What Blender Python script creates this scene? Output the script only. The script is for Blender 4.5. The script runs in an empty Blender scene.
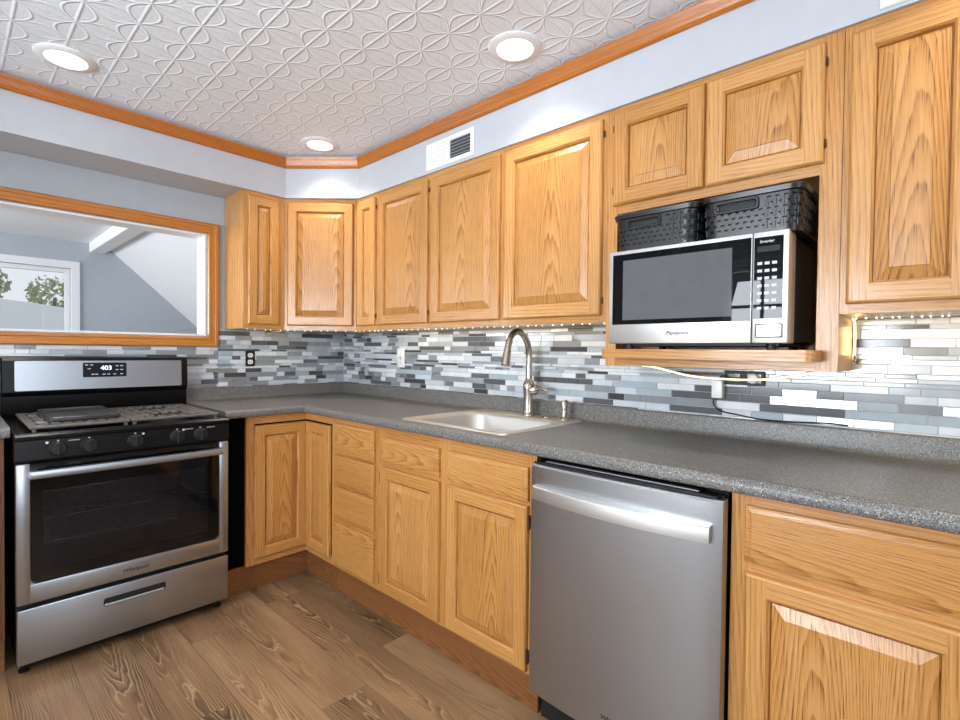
import bpy, bmesh, math, random
from mathutils import Vector, Matrix
R = math.radians
random.seed(7)
SC = bpy.context.scene
COL = SC.collection

# ------------------------------------------------------------------ camera
def setup_camera():
    yaw, pit, rol = 2.32494, 0.0179, 0.0110
    F = Vector((math.cos(yaw) * math.cos(pit), math.sin(yaw) * math.cos(pit), -math.sin(pit)))
    Rt = Vector((math.sin(yaw), -math.cos(yaw), 0)); U = Rt.cross(F)
    R2 = Rt * math.cos(rol) + U * math.sin(rol); U2 = -Rt * math.sin(rol) + U * math.cos(rol)
    cd = bpy.data.cameras.new('camera'); co = bpy.data.objects.new('camera', cd); COL.objects.link(co)
    m = Matrix.Identity(4)
    for i in range(3):
        m[i][0] = R2[i]; m[i][1] = U2[i]; m[i][2] = -F[i]
    m[0][3], m[1][3], m[2][3] = 3.2435, -2.006, 1.256
    co.matrix_world = m
    cd.sensor_width = 36; cd.lens = 504.224 * 36 / 960; cd.clip_start = 0.02; cd.clip_end = 200
    SC.camera = co
setup_camera()

# ------------------------------------------------------------------ world, daylight, exposure
W = bpy.data.worlds.new('sky'); SC.world = W; W.use_nodes = True
bgn = W.node_tree.nodes['Background']
bgn.inputs[0].default_value = (0.86, 0.93, 1.0, 1); bgn.inputs[1].default_value = 1.0
SC.view_settings.view_transform = 'Standard'; SC.view_settings.look = 'None'
SC.view_settings.gamma = 1; SC.view_settings.use_curve_mapping = False
SC.view_settings.exposure = -0.10
SC.cycles.max_bounces = 10; SC.cycles.diffuse_bounces = 6; SC.cycles.glossy_bounces = 6
SC.cycles.sample_clamp_indirect = 6
SC.cycles.caustics_reflective = False; SC.cycles.caustics_refractive = False

def area(name, loc, direction, sx, sy, power, color=(1, 1, 1), shape='RECTANGLE', parent=None, spread=180):
    l = bpy.data.lights.new(name, 'AREA'); l.energy = power; l.color = color; l.shape = shape
    l.size = sx; l.size_y = sy; l.spread = R(spread)
    o = bpy.data.objects.new(name, l); COL.objects.link(o)
    o.location = loc; o.rotation_euler = Vector(direction).to_track_quat('-Z', 'Y').to_euler()
    if parent: o.parent = parent
    return o
DAY = (0.86, 0.93, 1.0)
area('daylight_back_window', (2.25, -4.25, 1.5), (0, 1, 0.75), 1.4, 1.3, 235, DAY)
area('daylight_side_window', (5.25, -2.2, 1.5), (-1, 0, 0.55), 1.9, 1.3, 55, DAY)  # lamp added outside an unseen window, tilted up to fill the ceiling
area('daylight_next_room_side', (-1.9, -5.2, 1.5), (0, 1, 0.1), 2.1, 1.4, 200, DAY)  # unseen lamp added to brighten the room beyond the pass-through

# ------------------------------------------------------------------ mesh helpers
class MB:
    def __init__(s): s.v = []; s.f = []; s.m = []
    def add(s, vs, fs, m=0):
        b = len(s.v); s.v += [tuple(v) for v in vs]
        for f in fs: s.f.append(tuple(b + i for i in f)); s.m.append(m)
    def box(s, x0, x1, y0, y1, z0, z1, m=0, bev=0, seg=1):
        if x0 > x1: x0, x1 = x1, x0
        if y0 > y1: y0, y1 = y1, y0
        if z0 > z1: z0, z1 = z1, z0
        if bev:
            bm = bmesh.new(); bmesh.ops.create_cube(bm, size=1)
            for v in bm.verts:
                v.co = Vector(((x0 + x1) / 2 + v.co.x * (x1 - x0), (y0 + y1) / 2 + v.co.y * (y1 - y0), (z0 + z1) / 2 + v.co.z * (z1 - z0)))
            bmesh.ops.bevel(bm, geom=bm.edges[:], offset=bev, segments=seg, profile=0.5, affect='EDGES')
            bm.verts.index_update()
            s.add([v.co for v in bm.verts], [[v.index for v in f.verts] for f in bm.faces], m); bm.free()
            return
        s.add([(x0, y0, z0), (x1, y0, z0), (x1, y1, z0), (x0, y1, z0), (x0, y0, z1), (x1, y0, z1), (x1, y1, z1), (x0, y1, z1)],
              [(0, 3, 2, 1), (4, 5, 6, 7), (0, 1, 5, 4), (1, 2, 6, 5), (2, 3, 7, 6), (3, 0, 4, 7)], m)
    def quad(s, a, b, c, d, m=0): s.add([a, b, c, d], [(0, 1, 2, 3)], m)
    def rings(s, loops, m=0, cap0=False, cap1=False, closed=False, mats=None):
        n = len(loops[0]); b = len(s.v)
        for l in loops: s.v += [tuple(p) for p in l]
        k = len(loops)
        for i in range(k if closed else k - 1):
            j = (i + 1) % k
            for q in range(n):
                r = (q + 1) % n
                s.f.append((b + i * n + q, b + i * n + r, b + j * n + r, b + j * n + q))
                s.m.append(mats[q % len(mats)] if mats else m)
        if cap0: s.f.append(tuple(b + i for i in reversed(range(n)))); s.m.append(m)
        if cap1: s.f.append(tuple(b + (k - 1) * n + i for i in range(n))); s.m.append(m)
    def tube(s, path, r, seg=10, m=0, cap=True, flat=1.0):
        P = [Vector(p) for p in path]; loops = []
        t = (P[1] - P[0]).normalized()
        up = Vector((0, 0, 1)) if abs(t.z) < 0.9 else Vector((1, 0, 0))
        n = (up - t * up.dot(t)).normalized()
        for i, p in enumerate(P):
            a = P[max(i - 1, 0)]; c = P[min(i + 1, len(P) - 1)]
            t = (c - a).normalized(); n = (n - t * n.dot(t)).normalized(); bb = t.cross(n)
            rr = r[i] if isinstance(r, (list, tuple)) else r
            loops.append([p + n * math.cos(2 * math.pi * q / seg) * rr * flat + bb * math.sin(2 * math.pi * q / seg) * rr for q in range(seg)])
        s.rings(loops, m, cap, cap)
    def lathe(s, prof, o=(0, 0, 0), axis=(0, 0, 1), seg=24, m=0, cap0=True, cap1=True):
        o = Vector(o); t = Vector(axis).normalized()
        up = Vector((1, 0, 0)) if abs(t.x) < 0.9 else Vector((0, 1, 0))
        n = (up - t * up.dot(t)).normalized(); b = t.cross(n)
        s.rings([[o + t * z + (n * math.cos(2 * math.pi * q / seg) + b * math.sin(2 * math.pi * q / seg)) * r for q in range(seg)] for r, z in prof], m, cap0, cap1)
    def prism(s, poly, z0, z1, m=0):
        s.rings([[(x, y, z0) for x, y in poly], [(x, y, z1) for x, y in poly]], m, True, True)
    def build(s, name, mats, parent=None, ang=32, recalc=True, loc=None):
        me = bpy.data.meshes.new(name)
        me.from_pydata(s.v, [], s.f)
        for mm in (mats if isinstance(mats, (list, tuple)) else [mats]): me.materials.append(mm)
        me.polygons.foreach_set('material_index', s.m)
        bm = bmesh.new(); bm.from_mesh(me)
        if recalc: bmesh.ops.recalc_face_normals(bm, faces=bm.faces[:])
        ca = R(ang)
        for f in bm.faces: f.smooth = True
        for e in bm.edges:
            e.smooth = len(e.link_faces) == 2 and e.calc_face_angle(4) < ca
        bm.to_mesh(me); bm.free()
        o = bpy.data.objects.new(name, me); COL.objects.link(o)
        if parent is not None: o.parent = parent
        if loc is not None: o.location = loc
        return o

def rrect(x0, x1, y0, y1, r, n=5):
    pts = []
    for cx, cy, a0 in ((x1 - r, y1 - r, 0), (x0 + r, y1 - r, 90), (x0 + r, y0 + r, 180), (x1 - r, y0 + r, 270)):
        for i in range(n + 1):
            a = R(a0 + 90 * i / n); pts.append((cx + r * math.cos(a), cy + r * math.sin(a)))
    return pts
def smooth_path(pts, n=8):
    P = [Vector(p) for p in pts]; P = [P[0] * 2 - P[1]] + P + [P[-1] * 2 - P[-2]]; out = []
    for i in range(1, len(P) - 2):
        for k in range(n):
            t = k / n; a, b, c, d = P[i - 1], P[i], P[i + 1], P[i + 2]
            out.append(0.5 * ((2 * b) + (c - a) * t + (2 * a - 5 * b + 4 * c - d) * t * t + (3 * b - a - 3 * c + d) * t ** 3))
    out.append(P[-2]); return out
def tag(o, label, cat, group=None, kind=None):
    o['label'] = label; o['category'] = cat
    if group: o['group'] = group
    if kind: o['kind'] = kind
    return o
def thing(name, label, cat, loc=(0, 0, 0), rz=0, group=None, kind=None):
    o = bpy.data.objects.new(name, None); COL.objects.link(o); o.empty_display_size = 0.1
    o.location = loc; o.rotation_euler = (0, 0, R(rz))
    return tag(o, label, cat, group, kind)
def text(name, body, size, mat, parent, M, depth=0.0006, sx=1.0, shear=0):
    c = bpy.data.curves.new(name, 'FONT'); c.body = body; c.size = size; c.extrude = depth; c.align_x = 'CENTER'; c.align_y = 'CENTER'; c.shear = shear; c.offset = size * 0.018
    o = bpy.data.objects.new(name, c); COL.objects.link(o)
    dg = bpy.context.evaluated_depsgraph_get(); me = bpy.data.meshes.new_from_object(o.evaluated_get(dg))
    bpy.data.objects.remove(o); me.name = name
    S = Matrix.Diagonal((sx, 1, 1, 1)); me.transform(M @ S)
    me.materials.clear(); me.materials.append(mat)
    o = bpy.data.objects.new(name, me); COL.objects.link(o)
    if parent: o.parent = parent
    return o
def face_front(x, y, z):   # text lying on a face that looks along local -Y
    return Matrix.Translation((x, y, z)) @ Matrix.Rotation(R(90), 4, 'X')

# ------------------------------------------------------------------ materials
def lin(c): return c / 12.92 if c <= 0.04045 else ((c + 0.055) / 1.055) ** 2.4
def rgb(r, g, b): return (lin(r / 255), lin(g / 255), lin(b / 255), 1)
class E:   # small node-expression helper
    def __init__(s, nt, so): s.nt = nt; s.s = so
    def op(s, o, other=None, third=None):
        n = s.nt.nodes.new('ShaderNodeMath'); n.operation = o
        for i, x in enumerate((s, other, third)):
            if x is None: continue
            if isinstance(x, E): s.nt.links.new(x.s, n.inputs[i])
            else: n.inputs[i].default_value = x
        return E(s.nt, n.outputs[0])
    def __add__(s, o): return s.op('ADD', o)
    def __sub__(s, o): return s.op('SUBTRACT', o)
    def __mul__(s, o): return s.op('MULTIPLY', o)
    def __truediv__(s, o): return s.op('DIVIDE', o)
    def fract(s): return s.op('FRACT')
    def floor(s): return s.op('FLOOR')
    def abs(s): return s.op('ABSOLUTE')
    def pow(s, e): return s.op('POWER', e)
    def max(s, o): return s.op('MAXIMUM', o)
    def min(s, o): return s.op('MINIMUM', o)
    def sin(s): return s.op('SINE')
    def step(s, a, b):
        n = s.nt.nodes.new('ShaderNodeMapRange'); n.interpolation_type = 'SMOOTHSTEP'
        s.nt.links.new(s.s, n.inputs[0]); n.inputs[1].default_value = a; n.inputs[2].default_value = b
        return E(s.nt, n.outputs[0])
def vec(nt, x, y, z):
    n = nt.nodes.new('ShaderNodeCombineXYZ')
    for i, q in enumerate((x, y, z)):
        if isinstance(q, E): nt.links.new(q.s, n.inputs[i])
        else: n.inputs[i].default_value = q
    return n.outputs[0]
def noise(nt, v, scale=1, detail=2, rough=0.5):
    n = nt.nodes.new('ShaderNodeTexNoise'); n.inputs['Scale'].default_value = scale; n.inputs['Detail'].default_value = detail; n.inputs['Roughness'].default_value = rough
    nt.links.new(v, n.inputs['Vector']); return E(nt, n.outputs['Fac'])
def white(nt, v):
    n = nt.nodes.new('ShaderNodeTexWhiteNoise'); n.noise_dimensions = '3D'; nt.links.new(v, n.inputs['Vector']); return E(nt, n.outputs['Value'])
def ramp(nt, fac, stops):
    n = nt.nodes.new('ShaderNodeValToRGB'); cr = n.color_ramp
    while len(cr.elements) < len(stops): cr.elements.new(0.5)
    for e, (p, c) in zip(cr.elements, stops): e.position = p; e.color = c
    nt.links.new(fac.s if isinstance(fac, E) else fac, n.inputs[0]); return n.outputs[0]
def mixc(nt, f, a, b, mode='MIX'):
    n = nt.nodes.new('ShaderNodeMix'); n.data_type = 'RGBA'; n.blend_type = mode
    for i, x in ((0, f), (6, a), (7, b)):
        if isinstance(x, E): nt.links.new(x.s, n.inputs[i])
        elif isinstance(x, bpy.types.NodeSocket): nt.links.new(x, n.inputs[i])
        else: n.inputs[i].default_value = x
    return n.outputs[2]
def coords(nt, kind='Object'):
    tc = nt.nodes.new('ShaderNodeTexCoord'); sp = nt.nodes.new('ShaderNodeSeparateXYZ'); nt.links.new(tc.outputs[kind], sp.inputs[0])
    return tuple(E(nt, sp.outputs[i]) for i in range(3)), tc.outputs[kind]
def objrand(nt):
    n = nt.nodes.new('ShaderNodeObjectInfo'); return E(nt, n.outputs['Random'])
def base(name, color=(0.5, 0.5, 0.5, 1), rough=0.5, metal=0.0, spec=0.5, coat=0.0, **kw):
    m = bpy.data.materials.new(name); m.use_nodes = True; nt = m.node_tree; b = nt.nodes['Principled BSDF']
    b.inputs['Base Color'].default_value = color; b.inputs['Roughness'].default_value = rough; b.inputs['Metallic'].default_value = metal
    b.inputs['Specular IOR Level'].default_value = spec; b.inputs['Coat Weight'].default_value = coat; b.inputs['Coat Roughness'].default_value = 0.15
    for k, v in kw.items(): b.inputs[k.replace('_', ' ')].default_value = v
    return m, nt, b
def bump(nt, b, h, strength=0.3, dist=0.002):
    n = nt.nodes.new('ShaderNodeBump'); n.inputs['Strength'].default_value = strength; n.inputs['Distance'].default_value = dist
    nt.links.new(h.s, n.inputs['Height']); nt.links.new(n.outputs[0], b.inputs['Normal'])
def plain(name, color, rough=0.5, metal=0, vary=0.04, **kw):
    m, nt, b = base(name, color, rough, metal, **kw)
    _, v = coords(nt); n = noise(nt, v, 18, 3)
    d = tuple(c * (1 - vary) for c in color[:3]) + (1,); l = tuple(min(1, c * (1 + vary)) for c in color[:3]) + (1,)
    nt.links.new(ramp(nt, n, [(0.3, d), (0.7, l)]), b.inputs['Base Color'])
    return m
def emit(name, color, strength):
    m = bpy.data.materials.new(name); m.use_nodes = True; nt = m.node_tree; nt.nodes.clear()
    e = nt.nodes.new('ShaderNodeEmission'); o = nt.nodes.new('ShaderNodeOutputMaterial'); e.inputs[0].default_value = color; e.inputs[1].default_value = strength
    nt.links.new(e.outputs[0], o.inputs[0]); return m

def wood(name, axis, light, mid, dark, rough=0.32, straight=False, contrast=1.0, coat=0.12):
    m, nt, b = base(name, mid, rough, coat=coat)
    (x, y, z), _ = coords(nt); rn = objrand(nt)
    a, l = (x, z) if axis == 'Z' else (z, x)
    a = a + y * 0.35 + rn * 3.17; l = l + rn * 11.3
    if straight:
        wob = noise(nt, vec(nt, a * 5, l * 0.9, rn * 9), 1, 2, 0.5)
        t = a * 75.0 + l * 3.0 + wob * 5.0
    else:
        ai = (a / 0.23).floor(); af = ((a / 0.23).fract() - 0.5) * 0.23
        l2 = l + white(nt, vec(nt, ai, 3.0, rn)) * 2.0
        wob = noise(nt, vec(nt, a * 8, l2 * 0.75, rn * 9), 1, 3, 0.5)
        t = af * af * 980.0 + l2 * 9.0 + wob * 8.0
    t = t + noise(nt, vec(nt, a * 90, l * 3.0, 2.0), 1, 2) * 0.35
    rg = t.fract()
    line = rg.pow(2.2) * rg.step(1.0, 0.86)
    pores = noise(nt, vec(nt, a * 640, l * 11, y * 60), 1, 2, 0.6).step(0.50, 0.66)
    fine = noise(nt, vec(nt, a * 170, l * 2.0, 1.0), 1, 3, 0.65)
    big = noise(nt, vec(nt, a * 4, l * 0.8, rn * 5), 1, 2)
    g = line * (pores * 0.6 + 0.4) * (0.85 * contrast) + pores * 0.14 + (fine - 0.5) * 0.5 + (big - 0.5) * 0.4 + (rn - 0.5) * 0.14 + 0.22
    c = ramp(nt, g, [(0.02, light), (0.36, mid), (0.95, dark)])
    nt.links.new(c, b.inputs['Base Color'])
    bump(nt, b, pores * -1.0 + line * -0.6, 0.2, 0.0008)
    return m

OAK = (rgb(214, 163, 102), rgb(190, 133, 69), rgb(108, 63, 27))
M = {}
M['oakV'] = wood('oak_upright_grain', 'Z', *OAK, straight=True, contrast=0.75)
M['oakP'] = wood('oak_panel_grain', 'Z', *OAK, contrast=1.1)
M['oakD'] = wood('oak_drawer_grain', 'X', *OAK)
M['oakH'] = wood('oak_level_grain', 'X', *OAK, straight=True, contrast=0.75)
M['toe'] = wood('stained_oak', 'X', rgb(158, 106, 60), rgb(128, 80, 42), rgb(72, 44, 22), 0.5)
CAS = (rgb(212, 148, 70), rgb(188, 116, 42), rgb(130, 72, 20))
M['casH'] = wood('casing_wood_level', 'X', *CAS, straight=True, contrast=0.6)
M['casV'] = wood('casing_wood_upright', 'Z', *CAS, straight=True, contrast=0.6)
M['crown'] = wood('crown_wood', 'X', rgb(196, 124, 50), rgb(172, 98, 32), rgb(112, 58, 16), straight=True, contrast=0.5)
M['walnut'] = wood('dark_side_wood', 'Z', rgb(140, 88, 58), rgb(112, 66, 42), rgb(64, 36, 22), 0.5)  # shade beside the stove is put into this darker wood colour
M['wall'] = plain('wall_paint', rgb(188, 191, 197), 0.75, vary=0.02)
M['wall2'] = plain('wall_paint_blue_grey', rgb(176, 183, 190), 0.75, vary=0.02)
M['white'] = plain('white_paint', rgb(236, 237, 238), 0.55, vary=0.015)
M['whitegloss'] = plain('white_plastic', rgb(240, 240, 238), 0.3, vary=0.01)
M['black'] = plain('black_enamel', rgb(11, 11, 12), 0.28, vary=0.1, spec=0.22)
M['blackmatte'] = plain('black_matte', rgb(20, 20, 21), 0.6, vary=0.1)
M['blackplastic'] = plain('black_plastic', rgb(21, 21, 22), 0.45, vary=0.1, spec=0.35)
M['basket'] = plain('basket_plastic', rgb(24, 24, 25), 0.33, vary=0.1, spec=0.5)
M['iron'] = plain('cast_iron', rgb(98, 93, 87), 0.4, metal=0.0, vary=0.12)
M['griddle'] = plain('griddle_coating', rgb(50, 50, 52), 0.35, vary=0.1)
M['blackglass'] = base('black_glass', rgb(16, 17, 18), 0.012, spec=0.2)[0]
M['nickel'] = plain('brushed_nickel', rgb(176, 166, 154), 0.27, metal=1, vary=0.03)
M['chrome'] = plain('chrome', rgb(225, 225, 225), 0.1, metal=1, vary=0.01)
M['bronze'] = plain('bronze_hinge', rgb(92, 68, 46), 0.4, metal=0.6, vary=0.1)
M['display'] = plain('control_glass', rgb(26, 28, 34), 0.12, vary=0.02)
M['darkgrey'] = plain('dark_ink', rgb(60, 60, 62), 0.5, vary=0.02)
M['lightink'] = plain('pale_ink', rgb(200, 202, 204), 0.5, vary=0.02)
M['digits'] = emit('clock_digits', rgb(215, 235, 255), 2.2)
M['lamp'] = emit('lamp_glow', (1, 0.99, 0.97, 1), 9.0)
M['diode'] = emit('led_glow', rgb(255, 226, 150), 7.0)
M['rope'] = emit('rope_light_glow', rgb(255, 236, 190), 2.2)
M['snow'] = plain('pale_ground', rgb(206, 208, 210), 0.9, vary=0.03)
M['leaf'] = plain('leaf_green', rgb(176, 180, 142), 0.7, vary=0.35)
M['bark'] = plain('bark', rgb(110, 98, 84), 0.9, vary=0.2)

def steel(name, col=rgb(180, 185, 192), rough=0.32, axis='X'):
    m, nt, b = base(name, col, rough, 1.0)
    (x, y, z), _ = coords(nt)
    v = vec(nt, x * 6, y * 6, z * 700) if axis == 'X' else vec(nt, x * 700, y * 700, z * 6)
    n = noise(nt, v, 1, 3, 0.6)
    nt.links.new((n * 0.10 + (rough - 0.05)).s, b.inputs['Roughness'])
    d = tuple(c * 0.93 for c in col[:3]) + (1,)
    nt.links.new(ramp(nt, n, [(0.3, d), (0.7, col)]), b.inputs['Base Color'])
    return m
M['steel'] = steel('brushed_steel')
M['steelV'] = steel('brushed_steel_upright', axis='Z')
M['sinksteel'] = steel('sink_steel', rgb(226, 223, 218), 0.40)
M['dwsteel'] = steel('dishwasher_steel', rgb(182, 185, 189), 0.36)
M['steelL'] = steel('light_brushed_steel', rgb(226, 225, 223), 0.42)

def counter_mat():
    m, nt, b = base('speckled_counter', rgb(84, 84, 86), 0.40, spec=0.5)
    _, v = coords(nt)
    n1 = noise(nt, v, 300, 3, 0.75); n2 = noise(nt, v, 380, 1, 0.5); n3 = noise(nt, v, 330, 1, 0.5)
    c = ramp(nt, n1, [(0.32, rgb(50, 50, 50)), (0.46, rgb(95, 93, 90)), (0.58, rgb(120, 117, 112)), (0.68, rgb(162, 158, 152))])
    c = mixc(nt, n2.step(0.64, 0.70), c, rgb(200, 198, 194))
    c = mixc(nt, n3.step(0.36, 0.30), c, rgb(26, 26, 28))
    nt.links.new(c, b.inputs['Base Color']); return m
M['counter'] = counter_mat()

def ceiling_mat():
    m, nt, b = base('pressed_tin', rgb(240, 248, 255), 0.5)
    (x, y, z), v = coords(nt)
    p = 0.1565
    u = (x - 1.255) / p; w = (y + 0.895) / p
    uf = u.fract(); wf = w.fract(); uc = ((u + 0.5).fract() - 0.5).abs(); wc = ((w + 0.5).fract() - 0.5).abs()
    def ridge(d, wd): return d.abs().step(wd, 0.0)
    bu = (uf * math.pi).sin() * 0.30; bw = (wf * math.pi).sin() * 0.30
    h = ridge(wc, 0.055)
    h = h.max(ridge(wc - bu, 0.05)).max(ridge(uc - bw, 0.05)).max(ridge(uc, 0.03) * 0.6)
    rays = ((uc - wc) * 40.0).sin() * 0.05 + noise(nt, vec(nt, u * 1.5, w * 9, 0.0), 1, 2) * 0.25
    bump(nt, b, h + rays, 0.42, 0.006)
    return m
M['ceiling'] = ceiling_mat()

def floor_mat():
    m, nt, b = base('plank_floor', rgb(120, 92, 68), 0.42)
    (x, y, z), _ = coords(nt)
    pw, pl = 0.185, 1.25
    row = (y / pw).floor(); yf = ((y / pw).fract() - 0.5) * pw
    xs = x + white(nt, vec(nt, row, 1.0, 0.0)) * pl
    cl = (xs / pl).floor(); xf = (xs / pl).fract()
    rid = white(nt, vec(nt, row, cl, 5.0)); rid2 = white(nt, vec(nt, row, cl, 9.0))
    a = yf + (rid - 0.5) * 0.10; l = xs + rid2 * 9
    wob = noise(nt, vec(nt, a * 9, l * 1.5, rid * 9), 1, 3, 0.55)
    t = a * a * 900.0 + l * 4.0 + wob * 10.0
    rg = t.fract()
    line = rg.step(0.66, 0.93) * rg.step(1.0, 0.95); shade = rg.step(0.1, 0.6)
    streak = noise(nt, vec(nt, y * 260, x * 5, rid * 3), 1, 3, 0.65)
    big = noise(nt, vec(nt, y * 7, x * 1.3, rid * 20), 1, 2)
    mask = noise(nt, vec(nt, a * 9, l * 1.6, rid * 4), 1, 1).step(0.38, 0.62)
    g = (big - 0.5) * 0.9 + (streak - 0.5) * 0.55 + (rid - 0.5) * 0.30 + 0.50 - shade * mask * 0.28
    c = ramp(nt, g, [(0.1, rgb(80, 59, 40)), (0.5, rgb(134, 104, 75)), (0.9, rgb(172, 140, 104))])
    c = mixc(nt, line * (mask * 0.55 + 0.12), c, rgb(190, 160, 122))
    seam = (yf.abs().step(pw / 2 - 0.0022, pw / 2 - 0.0008)).max((xf - 0.5).abs().step(0.4985, 0.4995))
    c = mixc(nt, seam * 0.45, c, rgb(52, 38, 28))
    nt.links.new(c, b.inputs['Base Color']); bump(nt, b, line * 0.4 - seam, 0.2, 0.001)
    return m
M['floor'] = floor_mat()

TILE = []
for i, (c, rg_, mt, w_) in enumerate([((224, 228, 232), .16, 0, 19), ((200, 209, 216), .12, 0, 20), ((172, 184, 192), .10, 0, 17), ((142, 147, 152), .12, 0, 13),
                                 ((94, 96, 99), .12, 0, 9), ((70, 70, 72), .14, 0, 6), ((186, 187, 189), .28, 1, 15), ((206, 211, 214), .2, 0, 10)]):
    TILE.append((plain('mosaic_tile', rgb(*c), rg_, metal=mt, vary=0.06), w_))
M['grout'] = plain('grout', rgb(190, 190, 188), 0.8)

# ------------------------------------------------------------------ room shell
ZC = 2.41
def structure(name, label, cat, loc=(0, 0, 0), rz=0): return thing(name, label, cat, loc, rz, kind='structure')
def smesh(mb, name, mats, label, cat, **kw): return tag(mb.build(name, mats, **kw), label, cat, kind='structure')
b = MB(); b.box(-0.13, 5.0, -4.0, 0.13, -0.08, 0); smesh(b, 'floor', M['floor'], 'brown wood plank floor of the kitchen with pale swirling grain', 'floor')
b = MB(); b.box(-0.13, 5.0, -4.0, 0.13, ZC, ZC + 0.06); smesh(b, 'ceiling', M['ceiling'], 'white pressed tin ceiling embossed with petal pattern', 'ceiling')
b = MB(); b.box(0, 5.0, 0, 0.13, 0, ZC); wall_sink = smesh(b, 'wall_sink', M['wall2'], 'wall behind the sink, cabinets and microwave', 'wall')
# stove wall with the pass-through opening
OA, OB, OZ0, OZ1 = -2.75, -0.932, 1.325, 1.931
b = MB()
b.box(-0.13, 0, OB, 0.13, 0, ZC); b.box(-0.13, 0, -4.0, OA, 0, ZC); b.box(-0.13, 0, OA, OB, 0, OZ0); b.box(-0.13, 0, OA, OB, OZ1, ZC)
wall_stove = smesh(b, 'wall_stove', M['wall2'], 'blue-grey wall behind the stove with the pass-through opening', 'wall')
# soffit above the cabinets (with the angled corner)
b = MB(); b.prism([(0.001, -0.001), (0.001, -3.999), (0.298, -3.999), (0.298, -0.591), (0.63, -0.298), (4.999, -0.298), (4.999, -0.001)], 2.162, ZC - 0.001)
smesh(b, 'wall_soffit', M['wall'], 'pale blue soffit above the wall cabinets with angled corner', 'soffit')
# crown moulding along the soffit
prof = [(0, 2.338), (0.006, 2.336), (0.012, 2.342), (0.011, 2.350), (0.016, 2.360), (0.017, 2.374), (0.024, 2.384), (0.026, 2.394), (0, 2.394)]
def crown_run(path):
    mb = MB(); loops = []
    P = [Vector((p[0], p[1])) for p in path]
    for i, p in enumerate(P):
        ns = []
        for a, c in ((i - 1, i), (i, i + 1)):
            if a < 0 or c >= len(P): continue
            d = (P[c] - P[a]).normalized(); ns.append(Vector((d.y, -d.x)))
        n = sum(ns, Vector((0, 0))).normalized(); k = 1 / max(0.3, n.dot(ns[0]))
        loops.append([(p.x + n.x * q * k, p.y + n.y * q * k, z) for q, z in prof])
    mb.rings(loops, 0, True, True); return mb
t = structure('trim_1', 'orange-brown wood crown moulding between soffit and tin ceiling', 'crown moulding')
crown_run([(0.298, -3.99), (0.298, -0.591)]).build('moulding_length', M['crown'], t)
crown_run([(0.298, -0.591), (0.63, -0.298)]).build('moulding_length', M['crown'], t)
crown_run([(0.63, -0.298), (4.99, -0.298)]).build('moulding_length', M['crown'], t)
# walls behind the camera
b = MB(); bx = [(1.62, 2.88, 0.95, 2.08)]
b.box(-0.13, 1.62, -4.13, -4.0, 0, ZC); b.box(2.88, 5.13, -4.13, -4.0, 0, ZC); b.box(1.62, 2.88, -4.13, -4.0, 0, 0.95); b.box(1.62, 2.88, -4.13, -4.0, 2.08, ZC)
smesh(b, 'wall_back', M['wall'], 'pale wall behind the camera with a window and a door', 'wall')
b = MB(); b.box(5.0, 5.13, -4.0, -3.1, 0, ZC); b.box(5.0, 5.13, -1.3, 0.13, 0, ZC); b.box(5.0, 5.13, -3.1, -1.3, 0, 0.9); b.box(5.0, 5.13, -3.1, -1.3, 2.1, ZC)
smesh(b, 'wall_right', M['wall'], 'pale wall to the right of the camera with a wide window', 'wall')
def window(name, label, x0, x1, z0, z1, loc, rz, cols=2, rows=2, y_in=0.0):
    # local frame: faces -Y (into the room), glass set back
    t = structure(name, label, 'window', loc, rz); f = MB(); c = 0.075
    for (a0, a1, c0, c1) in ((x0 - c, x0, z0 - c, z1 + c), (x1, x1 + c, z0 - c, z1 + c), (x0, x1, z1, z1 + c), (x0, x1, z0 - c, z0)):
        f.box(a0, a1, -0.018, -0.001, c0, c1, bev=0.003)
    f.build('casing', M['white'], t)
    s = MB(); w = 0.045; e = 0.001
    for (a0, a1, c0, c1) in ((x0 + e, x0 + w, z0 + e, z1 - e), (x1 - w, x1 - e, z0 + e, z1 - e), (x0 + w, x1 - w, z1 - w, z1 - e), (x0 + w, x1 - w, z0 + e, z0 + w)):
        s.box(a0, a1, 0.03, 0.08, c0, c1, bev=0.003)
    for i in range(1, cols):
        xm = x0 + (x1 - x0) * i / cols; s.box(xm - 0.015, xm + 0.015, 0.045, 0.065, z0 + w, z1 - w)
    for i in range(1, rows):
        zm = z0 + (z1 - z0) * i / rows; s.box(x0 + w, x1 - w, 0.046, 0.066, zm - 0.015, zm + 0.015)
    s.build('sash', M['white'], t)
    g = MB(); g.box(x0 + w, x1 - w, 0.054, 0.057, z0 + w, z1 - w); g.build('pane', M['pane'], t)
    return t
def glass_mat():
    m = bpy.data.materials.new('window_glass'); m.use_nodes = True; nt = m.node_tree; nt.nodes.clear()
    tr = nt.nodes.new('ShaderNodeBsdfTransparent'); gl = nt.nodes.new('ShaderNodeBsdfGlossy'); gl.inputs['Roughness'].default_value = 0.02
    fr = nt.nodes.new('ShaderNodeFresnel'); mx = nt.nodes.new('ShaderNodeMixShader'); o = nt.nodes.new('ShaderNodeOutputMaterial')
    nt.links.new(fr.outputs[0], mx.inputs[0]); nt.links.new(tr.outputs[0], mx.inputs[1]); nt.links.new(gl.outputs[0], mx.inputs[2]); nt.links.new(mx.outputs[0], o.inputs[0])
    return m
M['pane'] = glass_mat()
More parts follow.
